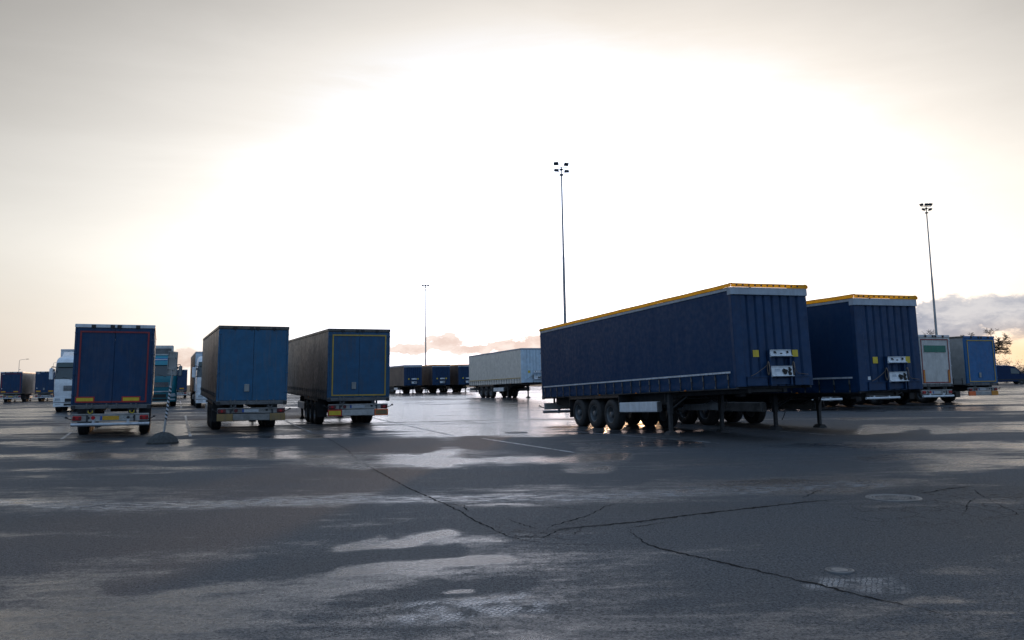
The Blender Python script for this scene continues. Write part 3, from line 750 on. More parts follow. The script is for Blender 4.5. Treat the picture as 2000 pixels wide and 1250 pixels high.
        mb = MB(); mb.tube([(-.88, LEG_Y, .9+lift), (.88, LEG_Y, .9+lift)], .025, 6); mb.tube([(-1.03, LEG_Y, .85+lift), (-1.16, LEG_Y, .82+lift), (-1.16, LEG_Y+.05, .55+lift)], .014, 6)
        mb.build('leg_crossbar', M['chassis'], T)
        mb = MB(); mb.tube([(.3, LEG_Y-.9, .75), (.32, LEG_Y-.5, .60), (.3, LEG_Y-.25, .55), (.28, LEG_Y-.45, .28)], .015, 6); mb.build('hanging_hose', M['black'], T)
    # --- side guard boxes
    if guard and sidebox:
        for sx in (-1, 1):
            mb = MB(); mb.box(sx*1.06, sx*1.235, 3.72, 6.22, .50, .83, 0, .02)
            for k in range(3): mb.box(sx*1.2355, sx*1.239, 3.75, 6.19, .56+k*.09, .566+k*.09, 0)
            mb.box(sx*1.06, sx*1.225, 6.22, 6.28, .51, .82, 1, .012)
            P(mb, 'side_guard', [M[guard], M['sill']])
    for sx in (-1, 1):
        for yy in (2.3, 5.0, 8.0):
            mb = MB(); mb.box(sx*(HW-.028), sx*(HW-.0), yy-.05, yy+.05, ZB-.055, ZB-.02, 0, .005); P(mb, 'side_marker', M['lightamber'])
    # --- rear light bar
    z0, z1 = (.63, .90) if bumper == 'tube' else (.74, .95)
    mb = MB(); mb.box(-1.22, 1.22, RE+.04, RE+.12, z0, z1, 0, .02); mb.box(-1.22, 1.22, RE+.01, RE+.04, z1-.045, z1, 0, .008)
    for q in (-.66, .60): mb.tube([(q-.05, RE+.035, z0+.13), (q-.05, RE+.025, z0+.13)], .05, 12, 1); mb.box(q+.1, q+.16, RE+.03, RE+.04, z0+.10, z0+.17, 1)
    for k in range(9): mb.box(.30+k*.045, .315+k*.045, RE+.03, RE+.04, z0+.08+.02*(k % 3), z0+.10+.02*(k % 3), 1)
    lb = P(mb, 'light_bar', [M[barm], M['black']])
    for sx in (-1, 1):
        s = MB(); h = .075; zc = (z0+z1)/2-.01
        s.box(sx*.92, sx*1.20, RE-.015, RE+.04, zc-h, zc+h, 0, .025)
        for k, mm in ((.975, 1), (1.06, 2), (1.145, 1)): s.tube([(sx*k, RE-.015, zc), (sx*k, RE-.024, zc)], .042, 12, mm)
        s.build('tail_light', [M['lightdark'], M['lightdark'], M['lightred']] if bumper != 'tube' else [M['lightred'], M['lightdark'], M['lightred']], lb)
    s = MB(); s.tube([(-.56, RE-.0, (z0+z1)/2), (-.56, RE+.04, (z0+z1)/2)], .065, 14)
    s.build('fog_light', M['lightdark'] if bumper != 'tube' else M['lightred'], lb)
    s = MB(); s.box(-.34, -.27, RE+.025, RE+.039, z0+.05, z0+.19, 1); s.box(-.27, .26, RE+.025, RE+.039, z0+.05, z0+.19, 0)
    s.build('number_plate', [M[plate], M['euro']], lb)
    for sx in (-1, 1):                                        # position lamp stalks
        s = MB(); s.tube([(sx*1.2, RE+.05, z0+.08), (sx*1.30, RE+.03, z0+.10), (sx*1.38, RE-.02, z0+.15)], .018, 6); s.box(sx*1.35, sx*1.43, RE-.05, RE+.0, z0+.13, z0+.19, 0, .01)
        s.build('position_lamp', M['black'], lb)
    for sx in (-1, 1):                                         # tow loops
        s = MB(); s.tube([(sx*.66-.07, RE+.03, z1+.11), (sx*.66-.06, RE-.0, z1+.04), (sx*.66, RE-.02, z1+.015), (sx*.66+.06, RE-.0, z1+.04), (sx*.66+.07, RE+.03, z1+.11)], .016, 6)
        s.build('tow_loop', M['yplate'] if plate == 'plate_y' else M['sill'], lb)
    if bumper == 'tube':
        mb = MB(); mb.tube([(-1.24, RE-.02, .54), (0, RE-.0, .535), (1.24, RE-.02, .54)], .062, 12)
        for q in (-.55, .55): mb.box(q-.045, q+.045, RE+.03, RE+.10, .46, .75, 0, .01); mb.prism([(RE+.0, .5), (RE+.10, .5), (RE+.16, .74), (RE+.10, .74)], q-.04, q+.04, 'x')
        P(mb, 'underrun_bar', M['white'] if 'white_bar' in extras else M['alu'], 40)
    else:
        mb = MB(); mb.box(-.66, .66, RE+.0, RE+.05, .49, .725, 0, .01); mb.box(-1.2, 1.2, RE+.05, RE+.10, .48, .72, 0, .01)
        up = P(mb, 'underrun_panel', M[barm])
        for sx in (-1, 1):
            mm = {'dirty': ['dplate', 'dplate'], 'clean': ['redplate', 'yplate'], 'amber': ['oplate', 'oplate']}[bumper]
            if bumper == 'clean' and sx > 0: mm = ['orange', 'dplate']
            if bumper == 'amber' and sx < 0: mm = ['orange', 'orange']
            s = MB(); s.box(sx*.67, sx*1.23, RE-.012, RE+.045, .475, .735, 0, .008); s.box(sx*.71, sx*1.19, RE-.018, RE-.0125, .52, .69, 1)
            s.build('reflector_plate', [M[q] for q in mm], up)
    return T

def front_of(x, y, yaw): return x+13.6*-math.sin(yaw), y+13.6*math.cos(yaw)
def from_rear(x, y, yaw): return x+3*-math.sin(yaw), y+3*math.cos(yaw)      # pivot is three metres in front of the rear face
def TR(label, rx, ry, yawdeg, **kw):
    a = R(yawdeg); px, py = from_rear(rx, ry, a)
    kw['pitch'] = R(kw.get('pitch', 0)); kw['roll'] = R(kw.get('roll', 0))
    return trailer(label, px, py, a, **kw)

TR('semitrailer with navy rear doors outlined in red tape, left of the striped sign post', -14.07, 30.10, 22.48, door='red_blue', side='grey_tarp', front='navy', tape='redtape', plates='door', bumper='tube', plate='plate_y', pitch=1.0, roll=.69, seed=1, extras=())
TR('semitrailer with plain mid blue rear doors, no outline tape, right of the striped sign', -9.84, 32.30, 22.27, door='blue', side='grey_tarp', trim='dark_trim', header='dark_trim', straps='left', docbox=True, bumper='dirty', barm='bar_dirty', pitch=.8, roll=.7, seed=2)
TR('semitrailer with yellow outlined dull blue rear doors and an orange plate on its bumper', -6.36, 35.17, 21.46, door='blue2', side='grey_tarp', trim='dark_trim', header='dark_trim', tape='yeltape', docbox=True, bumper='clean', pitch=.7, roll=.49, seed=3, guard='alu', straps='left')
TR('large navy semitrailer nearest on the right, with yellow roof edge and ribbed front wall', 2.37, 36.45, 200.98, door='navy', side='navy_tarp', front='navy', trim='yellow', band='greyband', strip='whitetape', straps='right', pitch=1.86, roll=.06, seed=4, guard='white')
TR('second navy semitrailer with yellow roof edge and a small white square on its front', 5.71, 38.05, 204.0, door='navy', side='navy_tarp', front='navy', trim='yellow', band='greyband', strip='whitetape', straps='right', pitch=.75, roll=.27, seed=5, guard='bar_dirty', extras=('label_square',))
TR('white semitrailer seen from the rear with a green panel high on its doors', 24.03, 48.93, 24.8, door='off_white', side='off_white', post='alu', tape='redtape', plates='vertical', bumper='tube', seed=6, straps=None, extras=('green_panel', 'white_bar'), roll=.3)
TR('semitrailer with bright blue rear doors outlined in yellow, rightmost of the trailers', 27.98, 51.40, 23.1, door='royal', side='silver_tarp', trim='dark_trim', header='royal', straps='left', tape='yeltape', docbox=True, bumper='amber', barm='bar', seed=7, roll=.17)
TR('cream semitrailer with pale front wall, standing alone in the middle of the yard', -3.15, 83.91, 201.46, door='off_white', side='cream_tarp', front='pale_blue', trim='greyband', strip='yeltape', straps='right', pitch=.95, seed=8, guard='white')
for lab, x_, y_, s_ in (('distant dark blue semitrailer seen front on, leftmost of its row of three', -18.82, 133.46, 9), ('distant dark blue semitrailer, middle one of three seen front on', -14.95, 134.72, 10), ('distant dark blue semitrailer, partly hidden behind the cream trailer', -11.35, 135.9, 11)):
    TR(lab, x_, y_, 200.0, door='navy', side='dark_tarp', front='navy', trim='yellow' if s_ > 9 else 'greyband', band='greyband', strip=None, seed=s_, detail=False, guard='white' if s_ == 9 else 'bar_dirty')
TR('distant semitrailer with dark blue doors edged in red, at the left edge', -66.34, 113.37, 20.98, door='red_blue', side='grey_tarp', tape='redtape', plates='door', bumper='tube', seed=12, detail=False, extras=('small_labels',), plate='plate_y')
TR('distant semitrailer with dull blue doors and amber plates, left of the white truck', -62.51, 114.80, 20.98, door='red_blue', side='grey_tarp', plates='door', docbox=True, bumper='tube', seed=13, detail=False, extras=('small_labels',))
TR('distant blue semitrailer seen from behind in the gap right of the teal truck', -46.6, 119.0, 21.0, door='red_blue', side='grey_tarp', plates='door', docbox=True, bumper='tube', seed=14, detail=False)
for lab, x_, y_, s_ in (('semitrailer behind the two navy ones, white bumper showing under the second one', 19.9, 46.6, 15), ('semitrailer behind the navy ones, white bumper showing between their front legs', 15.9, 44.4, 16)):
    TR(lab, x_, y_, 24.8, door='navy', side='dark_tarp', bumper='tube', seed=s_, detail=False, extras=('white_bar',))

# ---------------------------------------------------------------- tractor units
def rounded(w, yf, yb, r, n=6):
    """half plan outline from the middle of the front round to the back, mirrored"""
    pts = [(0, yf)]
    for k in range(n+1):
        a = math.pi/2*(1-k/n); pts.append((w-r+r*math.cos(a), yf-r+r*math.sin(a)))
    for k in range(1, 4): pts.append((w, yf-r+(yb-(yf-r))*k/3))
    return pts
CABZ = [(.95, 0.0, 1.20), (1.3, .03, 1.235), (1.9, .03, 1.245), (2.1, .01, 1.245), (2.5, -.06, 1.235), (2.95, -.16, 1.22), (3.2, -.22, 1.21), (3.4, -.36, 1.18), (3.52, -.56, 1.12), (3.6, -.85, 1.04)]
def cab_pt(z, s, off=0.0, hs=1.0):
    """point on the cab skin: s from -1 (left door rear) through 0 (front middle) to 1"""
    zz = z; lv = CABZ
    for (a, b) in zip(lv[:-1], lv[1:]):
        if zz <= b[0] or b is lv[-1]:
            k = min(1, max(0, (zz-a[0])/(b[0]-a[0]))); yf = a[1]+(b[1]-a[1])*k; w = a[2]+(b[2]-a[2])*k; break
    w += off; yf += off; r = .26; yb = -2.15
    L1 = w-r; L2 = r*math.pi/2; L3 = (yf-r)-yb; L = abs(s)*(L1+L2+L3); sg = 1 if s >= 0 else -1
    if L <= L1: x, y = L, yf
    elif L <= L1+L2: a = (L-L1)/r; x, y = w-r+r*math.sin(a), yf-r+r*math.cos(a)
    else: x, y = w, yf-r-(L-L1-L2)
    return (sg*x, y, z*hs if hs != 1 else z)
FW = .27                                                        # s at which the front corner begins, about
GTR = 'trucks parked facing the camera'
def tractor(label, x, y, yawdeg, paint='truck_white', visor='greenglass', roofbox=False, deflector=True, emblem=False, size=1.0):
    T = thing('truck', label, 'truck', (x, y, gz(x, y)), R(yawdeg), GTR); T.scale = (size, size, size)
    mb = MB(); nu = 61; zs = [.95+.10*k for k in range(27)]+[3.6]
    mb.grid(lambda u, v: cab_pt(.95+2.65*v, -1+2*u), nu, 40)
    mb.add([cab_pt(3.6, -1+2*k/60) for k in range(61)], [list(range(61))])
    mb.add([(-1.2, -2.15, .95), (1.2, -2.15, .95), (1.08, -2.15, 3.6), (-1.08, -2.15, 3.6)], [(0, 1, 2, 3)])
    cab = mb.build('cab', M[paint], T, 40)
    def patch(nm, z0, z1, s0, s1, mat, off=.006, par=cab, nu=24, nv=8):
        q = MB(); q.grid(lambda u, v: cab_pt(z0+(z1-z0)*v, s0+(s1-s0)*u, off), nu, nv); return q.build(nm, mat, par, 60)
    patch('windscreen', 2.13, 2.93, -.385, .385, M['glass'], .008, T)
    for s in (-1, 1): patch('side_window', 2.15, 2.82, s*.50, s*.80, M['glass'], .008, T)
    q = MB(); q.grid(lambda u, v: (lambda p: (p[0], p[1]+.10*(1-v), p[2]))(cab_pt(2.90+.30*v, -.37+.74*u, .03)), 24, 4); q.build('sun_visor', M[visor], T, 60)
    if emblem:
        q = MB()
        q.tube([(.62+.22*math.cos(2*math.pi*k/24), -.245, 3.30+.09*math.sin(2*math.pi*k/24)) for k in range(25)], .028, 6, cap=False)
        q.box(-.55, .3, -.27, -.25, 3.27, 3.33); q.build('roof_emblem', M['white'], T)
        patch('roof_sign', 3.22, 3.40, -.3, .3, M['royal'], .01, T)
    patch('grille', 1.36, 1.70, -.20, .20, M['black'], .008, T)
    q = MB()
    for k in range(4): q.box(-.72, .72, .045, .06, 1.40+k*.08, 1.42+k*.08)
    q.box(-.35, -.12, .06, .075, 1.42, 1.66) if paint == 'truck_white' else q.box(-.9, .9, .045, .06, 1.02, 1.10)
    q.build('grille_trim', M['alu'], T)
    for k in (1, -1): patch('door_seam', 1.0, 2.7, k*.455, k*.462, M['black'], .004, cab, 3, 12)
    # bumper and lights
    q = MB(); pts = [(x_, y_) for (x_, y_) in rounded(1.25, .06, -.95, .22)]
    full = [(-a, b) for a, b in pts[::-1]][:-1]+pts
    q.prism(full, .36, .94, 'z'); bp = q.build('bumper', M[paint], T, 35)
    q = MB(); q.prism([(a*1.004, b+.004) for a, b in full], .60, .64, 'z'); q.box(-.55, .55, .062, .07, .66, .88); q.box(-.6, .6, .062, .07, .42, .56); q.build('bumper_vent', M['black'], bp)
    for s in (-1, 1):
        q = MB(); q.prism([(s*.78, .70), (s*1.16, .72), (s*1.12, .92), (s*.84, .90)], .02, .068, 'y'); hl = q.build('headlight', M['lightwhite'], T)
        q = MB()
        for k in (.88, .98, 1.07): q.tube([(s*k, .06, .81), (s*k, .075, .81)], .045, 10)
        q.build('lamp_ring', M['greyband'], hl)
        q = MB(); q.box(s*.8, s*1.12, .058, .068, .46, .55, 0, .004); q.build('fog_lamp', M['lightwhite'], T)
        q = MB(); q.tube([(s*1.2, -.25, 2.9), (s*1.40, -.12, 2.93), (s*1.44, -.10, 2.8)], .03, 7, 1); q.tube([(s*1.22, -.3, 2.2), (s*1.42, -.14, 2.15)], .02, 6, 1)
        q.box(s*1.31, s*1.55, -.20, -.06, 2.10, 2.84, 0, .05); q.box(s*1.20, s*1.30, .02, .12, 2.62, 2.78, 1, .03)
        q.build('mirror', [M['truck_white'] if paint == 'truck_white' else M['signback'], M['black']], T)
        q = MB(); q.prism([(-.95, .5), (-.95, 1.1), (-1.5, 1.15), (-2.1, 1.05), (-2.1, .5)], s*1.18, s*1.24, 'x'); q.prism([(-2.2, .45), (-2.2, .95), (-3.6, .95), (-3.6, .45)], s*.8, s*1.22, 'x'); q.build('side_skirt', M[paint], T)
    q = MB(); q.box(-.5, -.42, -2.15, -5.2, .7, .95); q.box(.42, .5, -2.15, -5.2, .7, .95); q.box(-1, 1, -5.3, -5.2, .6, .9); q.box(-.5, .5, -4.9, -4.0, .97, 1.05); q.tube([(-.95, -1.45, .52), (.95, -1.45, .52)], .06, 8); q.tube([(-.95, -4.4, .52), (.95, -4.4, .52)], .06, 8)
    q.build('chassis', M['chassis'], T)
    for s in (-1, 1):
        add_wheel(T, s*1.22, -1.45); add_wheel(T, s*1.24, -4.4); 
    if deflector:
        q = MB(); q.prism([(-.9, 3.6), (-1.1, 3.68), (-2.1, 3.95), (-2.1, 3.6)], -.95, .95, 'x'); q.build('roof_deflector', M[paint], T)
    if roofbox:
        q = MB(); q.box(-.95, .45, -1.9, -1.0, 3.58, 4.32, 0, .06); q.box(-.8, .3, -1.0, -.985, 3.72, 4.1, 1); q.build('roof_unit', [M['off_white'], M['sill']], T)
    for k, xx in enumerate((-.5, .15)):
        pass
    q = MB()
    for xx in (-.5, .2): q.tube([(xx, .03, 2.08), (xx+.55, .0, 2.25)], .012, 5)
    q.build('wiper', M['black'], T)
    return T
def rig(lab_truck, lab_trailer, px, Y, yawdeg, tkw, **kw):
    p = at_depth(px, Y); a = R(yawdeg); f = Vector((-math.sin(a), math.cos(a)))
    tractor(lab_truck, p.x, p.y, yawdeg, **tkw)
    rear = Vector((p.x, p.y))-f*16.45
    TR(lab_trailer, rear.x, rear.y, yawdeg, hitched=True, frontkit=False, detail=False, **kw)
rig('white truck with dark visor, seen left of the red outlined trailer', 'white semitrailer hitched to the truck left of the red outlined trailer', 147, 56, 201, dict(paint='truck_white'), door='off_white', side='cream_tarp', front='white', trim='alu', seed=21, pitch=.9)
rig('teal truck with a grey unit on its roof, behind the striped sign post', 'dark roofed semitrailer hitched to the teal truck', 309, 65, 202, dict(paint='teal', visor='teal', roofbox=True, deflector=False, emblem=True, size=1.08), door='navy', side='grey_tarp', front='signback', trim='sill', seed=22)
rig('white truck half hidden behind the plain blue doors trailer', 'semitrailer with pale front wall hitched to the half hidden white truck', 421, 60, 202, dict(paint='truck_white', deflector=False), door='off_white', side='grey_tarp', front='pale_blue', trim='alu', seed=23)

# ---------------------------------------------------------------- sign post in a stone foot
def sign():
    p = at(318, 866); T = thing('sign_post', 'leaning sign post with black and white spiral stripes in a round stone foot', 'sign', (p.x, p.y, p.z), 0)
    mb = MB(); mb.lathe([(0, .47), (.05, .475), (.06, .46), (.16, .41), (.26, .29), (.33, .16), (.355, .05), (.36, 0)], axis='z', n=40)
    mb.v = [(x*(1+.03*mnoise.noise(Vector((x*3, y*3, z*3)))), y*(1+.03*mnoise.noise(Vector((x*3, y*3, z*3+5)))), z+.012*mnoise.noise(Vector((x*5, y*5, 2)))*(z > .02)) for x, y, z in mb.v]
    mb.build('foot', M['stone'], T, 50)
    top = Vector((.245, .15, 2.85)); b0 = Vector((.02, 0, .33))
    mb = MB(); mb.tube([b0, top], .033, 14); pole = mb.build('pole', M['pole'], T, 50)
    mb = MB(); d = (top-b0); L = d.length; d.normalize(); u = d.orthogonal().normalized(); w = d.cross(u); vs = []; fs = []; N = 240; turns = 9
    s0, s1 = .37, 1.42
    for i in range(N+1):
        t = i/N; a = -2*math.pi*turns*t
        for hh in (0, .052):
            q = b0+d*(s0+(s1-s0)*t+hh)+(u*math.cos(a)+w*math.sin(a))*.036; vs.append(q)
    for i in range(N): fs.append((2*i, 2*i+1, 2*i+3, 2*i+2))
    mb.add(vs, fs); mb.build('black_stripe', M['black'], pole)
    mb = MB(); vs = []
    for i in range(N+1):
        t = i/N; a = -2*math.pi*turns*t
        for hh in (.057, .112):
            q = b0+d*(s0+(s1-s0)*t+hh)+(u*math.cos(a)+w*math.sin(a))*.0365; vs.append(q)
    mb.add(vs, fs); mb.build('white_stripe', M['whitetape'], pole)
    mb = MB(); mb.box(-.36, .36, -.012, .012, -.37, .37, 0, .01); mb.box(-.36, .36, -.035, -.013, -.37, -.33); mb.box(-.36, .36, -.035, -.013, .33, .37); mb.box(-.36, -.33, -.035, -.013, -.33, .33); mb.box(.33, .36, -.035, -.013, -.33, .33)
    mb.box(-.30, .30, -.05, -.013, -.2, -.15); mb.box(-.30, .30, -.05, -.013, .15, .2)
    o = mb.build('sign_plate', M['signback'], T, loc=tuple(b0+d*(L-.36)+Vector((-.035, .0, 0)))); o.rotation_euler = (0, R(5), R(-48))
    for k in (.60, .12):
        mb = MB(); mb.tube([b0+d*(L-k), b0+d*(L-k+.07)], .05, 12); mb.build('clamp', M['signback'], T)
sign()

# ---------------------------------------------------------------- floodlight masts and street lamps
GM = 'tall floodlight masts'
def mast(label, px, py_top, H, heads, rz):
    # stand where a mast of height H has its top at that pixel
    d = ray(px, py_top); s = (H-CAMH)/d.z; p = Vector((d.x*s, d.y*s, 0)); z0 = gz(p.x, p.y)
    T = thing('floodlight_mast', label, 'floodlight mast', (p.x, p.y, z0), rz, GM)
    h = H-1.2; k_ = .68
    mb = MB(); mb.tube([(0, 0, 0), (0, 0, h*.3), (0, 0, h*.32), (0, 0, h*.62), (0, 0, h*.64), (0, 0, h)], [.17, .145, .125, .105, .085, .06], 12); mb.tube([(0, 0, 0), (0, 0, .05)], .3, 12)
    mb.build('pole', M['pole'], T, 40)
    mb = MB(); mb.tube([(0, 0, h-.05), (0, 0, h+.06)], [.19, .16], 10); mb.tube([(0, 0, h+.55*k_), (0, 0, h+.72*k_), (0, 0, h+.8*k_)], [.08, .17, .08], 10); mb.tube([(0, 0, h), (0, 0, h+1.0*k_)], .045, 8)
    mb.box(-.5, .5, -.03, .03, h+.96*k_, h+1.04*k_); mb.tube([(-.4, 0, h+.62*k_), (0, 0, h+.78*k_), (.4, 0, h+.62*k_)], .025, 6); mb.tube([(0, -.3, h+.62*k_), (0, 0, h+.74*k_), (0, .3, h+.62*k_)], .025, 6)
    mb.build('head_frame', M['lampbody'], T, 40)
    for (x, y, z, rx, ry, rzz) in heads:
        mb = MB(); mb.box(-.26, .26, -.09, .07, -.19, .19, 0, .03); mb.prism([(-.25, -.19), (.25, -.19), (.31, -.215), (.31, .215), (.25, .19), (-.25, .19), (-.31, .215), (-.31, -.215)], .07, .10, 'y')
        for k in range(7): mb.box(-.22+k*.07, -.205+k*.07, -.13, -.091, -.16, .16)
        o = mb.build('floodlight', M['lampbody'], T, loc=(x*.70, y, h+z*k_)); o.scale = (.68, .68, .68); o.rotation_euler = (rx, ry, rzz)
        mb = MB(); mb.box(-.25, .25, .101, .106, -.17, .17); mb.build('lamp_glass', M['glass'], o)
        mb = MB(); mb.tube([(-.29, 0, 0), (-.29, -.02, -.24), (.29, -.02, -.24), (.29, 0, 0)], .018, 5); mb.build('yoke', M['lampbody'], o)
hd1 = [(-.62, 0, 1.45, R(-35), 0, R(160)), (.62, .05, 1.40, R(-35), 0, R(200)), (-.62, -.1, .55, R(-40), 0, R(10)), (.62, -.1, .45, R(-40), 0, R(-15))]
hd2 = [(-.62, 0, 1.35, R(-35), 0, R(120)), (.10, .05, 1.35, R(-35), 0, R(180)), (.68, .1, 1.35, R(-35), 0, R(215)), (-.45, -.1, .55, R(-40), 0, R(45)), (.5, -.1, .5, R(-40), 0, R(-60))]
hd3 = [(-.7, 0, 1.25, R(-40), 0, R(150)), (.0, .0, 1.25, R(-40), 0, R(180)), (.7, .0, 1.27, R(-40), 0, R(205))]
mast('tallest floodlight mast rising behind the largest navy trailer', 1096, 318, 20, hd1, R(8))
mast('floodlight mast at the right, rising behind the white trailer with the green panel', 1808, 394, 20, hd2, R(-12))
mast('smallest, farthest floodlight mast behind the distant dark blue trailers', 831, 554, 20, hd3, 0)
GL = 'street lamps on the far left'
def lamp(label, px, py, H, ln=2.2):
    d = ray(px, py); s = (H-CAMH)/d.z; T = thing('street_lamp', label, 'street lamp', (d.x*s, d.y*s, 0), 0, GL)
    mb = MB(); mb.tube([(0, 0, 0), (0, 0, H*.5), (0, 0, H-.7)], [.11, .085, .06], 8); mb.tube([(0, 0, H-.7), (.08, 0, H-.3), (.4, 0, H-.12), (ln, 0, H+.05)], [.055, .05, .045, .04], 8); mb.box(.0, .5, -.05, .05, H-3.2, H-3.05)
    mb.build('pole', M['pole'], T, 40)
    mb = MB(); mb.prism([(ln-.1, H), (ln+.1, H-.04), (ln+.75, H+.03), (ln+.8, H+.10), (ln+.3, H+.16), (ln-.1, H+.1)], -.13, .13, 'y'); mb.build('lamp_head', M['lampbody'], T)
lamp('street lamp with its arm to the right above the left edge trailer', 38, 702, 10.5); lamp('street lamp just left of the white truck, behind the dull blue trailer', 104.5, 707.5, 10)

# ---------------------------------------------------------------- manhole covers
def manhole(label, px, py, r, patterned=True):
    p = at(px, py); T = thing('manhole_cover', label, 'manhole cover', (p.x, p.y, p.z), .3)
    mb = MB(); mb.lathe([(.0, r*1.16), (.012, r*1.15), (.014, r*1.04), (.006, r*1.02), (.004, r)], axis='z', n=48); mb.build('frame', M['iron'], T, 40)
    mb = MB(); mb.lathe([(.005, r*.995), (.006, 0)], axis='z', n=48, m=1)
    for q in ((.985, .90), (.84, .76)): mb.lathe([(.0055, r*q[0]), (.012, r*q[0]-.002), (.012, r*q[1]+.002), (.0055, r*q[1])], axis='z', n=48)
    if not patterned: mb.lathe([(.012, r*.7), (.013, 0)], axis='z', n=32)
    if patterned:
        for i in range(-4, 5):
            for j in range(-4, 5):
                x, y = i*r*.16, j*r*.16
                if math.hypot(x, y) < r*.66:
                    w, l = (.06, .022) if (i+j) % 2 else (.022, .06)
                    mb.box(x-w*r/.36*.8, x+w*r/.36*.8, y-l*r/.36*.8, y+l*r/.36*.8, .006, .013)
    mb.build('lid', [M['iron'], M['chassis']], T, 30)
manhole('round iron manhole cover with a block pattern in cracked asphalt at the right', 1745, 973, .33)
manhole('small round iron cap near the bottom right, above the tyre mark', 1640, 1115, .11, False)
manhole('manhole cover in the wet area between the trailers', 1008, 845, .34)

# ---------------------------------------------------------------- van
def van():
    p = at_depth(1990, 121); ya = R(-101)
    T = thing('van', 'dark blue panel van parked at the right edge beside the bright blue trailer', 'van', (p.x, p.y, gz(p.x, p.y)), ya)
    # side outline, y forward from the front wheel
    out = [(-4.75, .45), (-4.85, .75), (-4.85, 1.5), (-4.72, 2.35), (-4.5, 2.55), (-3, 2.62), (-1.3, 2.60), (-.75, 2.50), (-.45, 2.3), (.25, 1.52), (.95, 1.30), (1.12, 1.08), (1.18, .75), (1.15, .38), (.55, .34), (-.55, .36), (-3.3, .36), (-4.3, .40)]
    mb = MB(); rings = []
    for (x, ins, sc) in ((-1.0, .0, 1), (-.97, 0, 1)):
        pass
    prof = [(-1, .0), (-.985, .06), (-.95, .10)]
    def ring(xf):
        # tumblehome: narrower above the waist
        r = []
        for (yy, zz) in out:
            w = .98-.14*max(0, (zz-1.3)/1.3)**1.3
            r.append((xf*w, yy, zz))
        return r
    N = len(out); vs = []
    xs = [-1, -.93, -.6, 0, .6, .93, 1]
    for xf in xs:
        rr = ring(xf); shrink = .04 if abs(xf) == 1 else 0
        c = (-1.8, 1.45)
        for (x, yy, zz) in rr: vs.append((x, yy+(c[0]-yy)*shrink*.5, zz+(c[1]-zz)*shrink))
    fs = []
    for k in range(len(xs)-1):
        for i in range(N): fs.append((k*N+i, k*N+(i+1) % N, (k+1)*N+(i+1) % N, (k+1)*N+i))
    fs += [list(range(N)), list(range((len(xs)-1)*N, len(xs)*N))]
    mb.add(vs, fs); mb.build('body', M['van_blue'], T, 35)
    def wx(z): return (.98-.14*max(0, (z-1.3)/1.3)**1.3)
    mb = MB(); q = [(-.42, 2.23), (.20, 1.56)]
    mb.add([(-.78, q[0][0]+.03, q[0][1]+.03), (.78, q[0][0]+.03, q[0][1]+.03), (.84, q[1][0]+.03, q[1][1]+.03), (-.84, q[1][0]+.03, q[1][1]+.03)], [(0, 1, 2, 3)]); mb.build('windscreen', M['lightwhite'], T)
    for s in (-1, 1):
        o = [(-1.25, 1.5), (-.15, 1.45), (-.05, 1.55), (-.6, 2.2), (-1.25, 2.25)]
        mb = MB(); mb.add([(s*(wx(z)+.012), y, z) for y, z in o], [list(range(5))]); mb.build('side_window', M['glass'], T)
        mb = MB(); mb.box(s*.98, s*1.0, -4.3, .5, .62, .72); mb.build('side_moulding', M['black'], T)
        mb = MB(); mb.box(s*1.02, s*1.24, -.12, .02, 1.45, 1.75, 0, .04); mb.build('mirror', M['black'], T)
        for yy in (0, -3.6):
            mb = MB(); mb.lathe([(s*.962, .40), (s*.992, .41), (s*.992, .0)], (0, yy, .36), n=28); mb.build('wheel_arch', M['black'], T, 30)
            add_wheel(T, s*1.02, yy, .66, .345)
        mb = MB(); mb.box(s*.55, s*.85, 1.05, 1.16, .85, 1.1, 0, .03); mb.build('headlight', M['lightwhite'], T)
    mb = MB(); mb.box(-.9, .9, 1.05, 1.24, .36, .72, 0, .05); mb.build('bumper', M['black'], T)
    mb = MB()
    for s in (-1, 1): mb.tube([(s*.7, -4.2, 2.66), (s*.7, -1.4, 2.66)], .02, 6)
    mb.build('roof_rail', M['white'], T)
van()

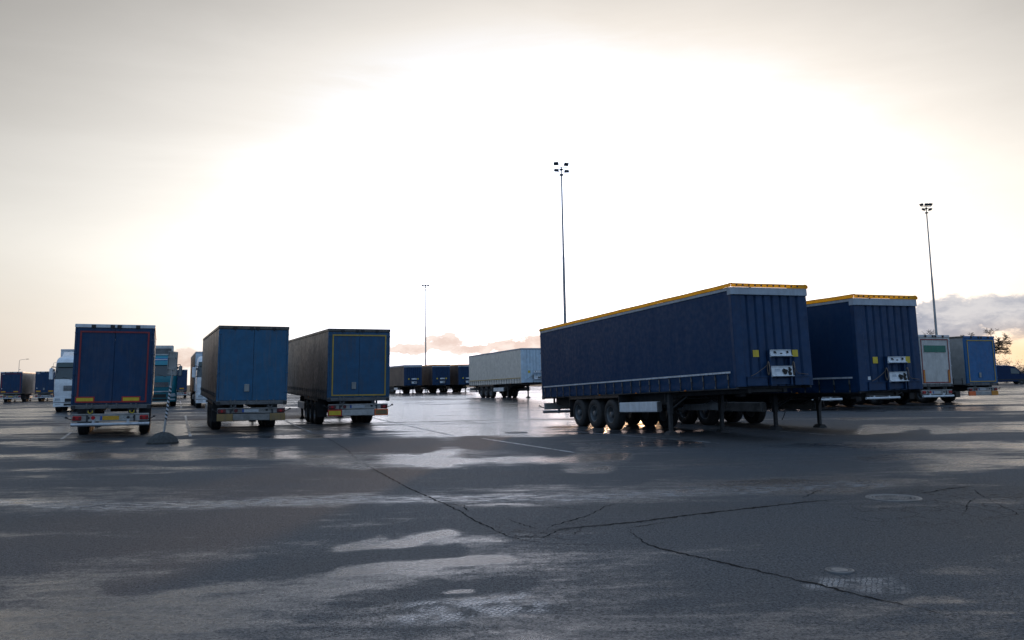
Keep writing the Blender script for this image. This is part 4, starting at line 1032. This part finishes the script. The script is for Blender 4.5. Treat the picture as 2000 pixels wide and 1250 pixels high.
# ---------------------------------------------------------------- trees and bushes at the far right
def bare_tree(label, px, Y, H, spread, seed, group='bare trees beyond the yard', leaves=0):
    p = at_depth(px, Y); rnd = random.Random(seed)
    T = thing('bare_tree', label, 'tree', (p.x, p.y, gz(p.x, p.y)), rnd.uniform(0, 6), group)
    tr = MB(); tw = MB(); lf = MB()
    def grow(a, d, L, r, lev):
        n = 4; pts = [a]; rs = [r]; q = a.copy(); dd = d.copy()
        for k in range(n):
            dd = (dd+Vector((rnd.gauss(0, .13), rnd.gauss(0, .13), rnd.gauss(0, .07)+(.05 if lev < 2 else .01)))).normalized()
            q = q+dd*L/n; pts.append(q.copy()); rs.append(max(.022, r*(1-.55*(k+1)/n)))
        (tr if lev < 2 else tw).tube(pts, rs, 6 if lev < 2 else 4, cap=False)
        if lev >= 6: return
        kids = 3 if lev < 3 else 4
        for k in range(kids+(1 if lev == 0 else 0)):
            t = rnd.uniform(.45, 1.0) if k else 1.0; i = min(n-1, int(t*n)); b = pts[i].lerp(pts[i+1], t*n-i) if t < 1 else pts[-1]
            ax = Vector((rnd.gauss(0, 1), rnd.gauss(0, 1), rnd.gauss(0, .35))).normalized()
            nd = (dd*.75+ax*.75*spread).normalized(); nd.z = max(nd.z, -.1)
            grow(b, nd.normalized(), L*rnd.uniform(.58, .78), max(.022, rs[i]*.62), lev+1)
    grow(Vector((0, 0, 0)), Vector((0, 0, 1)), H*.34, H*.020, 0)
    tr.build('trunk', M['bark'], T, 60); tw.build('branches', M['bark'], T, 60)
bare_tree('bare tree with a wide flat crown right of the bright blue trailer', 1938, 150, 10.5, 1.25, 4)
bare_tree('bare tree whose top twigs show above the bright blue trailer roof', 1893, 158, 10.8, 1.25, 9)
bare_tree('bare tree whose thin twigs show just above the white trailer with the green panel', 1815, 165, 10.8, 1.2, 15)
def bush(label, px, Y, w, h, seed, mat='leaf'):
    p = at_depth(px, Y); rnd = random.Random(seed); T = thing('bush', label, 'bush', (p.x, p.y, gz(p.x, p.y)), 0, 'bushes at the far edge of the yard')
    st = MB(); lf = MB(); tips = []
    for k in range(22):
        a = rnd.uniform(0, 6.28); e = Vector((math.cos(a)*w*.5*rnd.uniform(.1, 1), math.sin(a)*w*.5*rnd.uniform(.1, .8), h*rnd.uniform(.45, 1)))
        e.z *= 1-.35*(abs(e.x)/(w*.5))**2
        m_ = e*.5+Vector((0, 0, h*.1)); st.tube([(0, 0, 0), m_, e], [.05, .03, .01], 4, cap=False); tips += [m_, e, m_.lerp(e, .5)]
    for k in range(1500):
        c = rnd.choice(tips)+Vector((rnd.gauss(0, w*.05), rnd.gauss(0, w*.05), rnd.gauss(0, h*.09))); c.z = max(c.z, .1)
        s = rnd.uniform(.06, .14); u = Vector((rnd.gauss(0, 1), rnd.gauss(0, 1), rnd.gauss(0, 1))).normalized(); v = u.orthogonal().normalized()
        lf.add([c-u*s, c+v*s*.5, c+u*s, c-v*s*.5], [(0, 1, 2, 3)])
    st.build('stems', M['bark'], T); lf.build('foliage', M[mat], T)
bush('round brown leaved bush behind the van, below the bare tree', 1966, 140, 5.0, 4.0, 3)
bush('low dark bush at the right edge beyond the van', 2003, 150, 5, 2.6, 5, 'hedge')
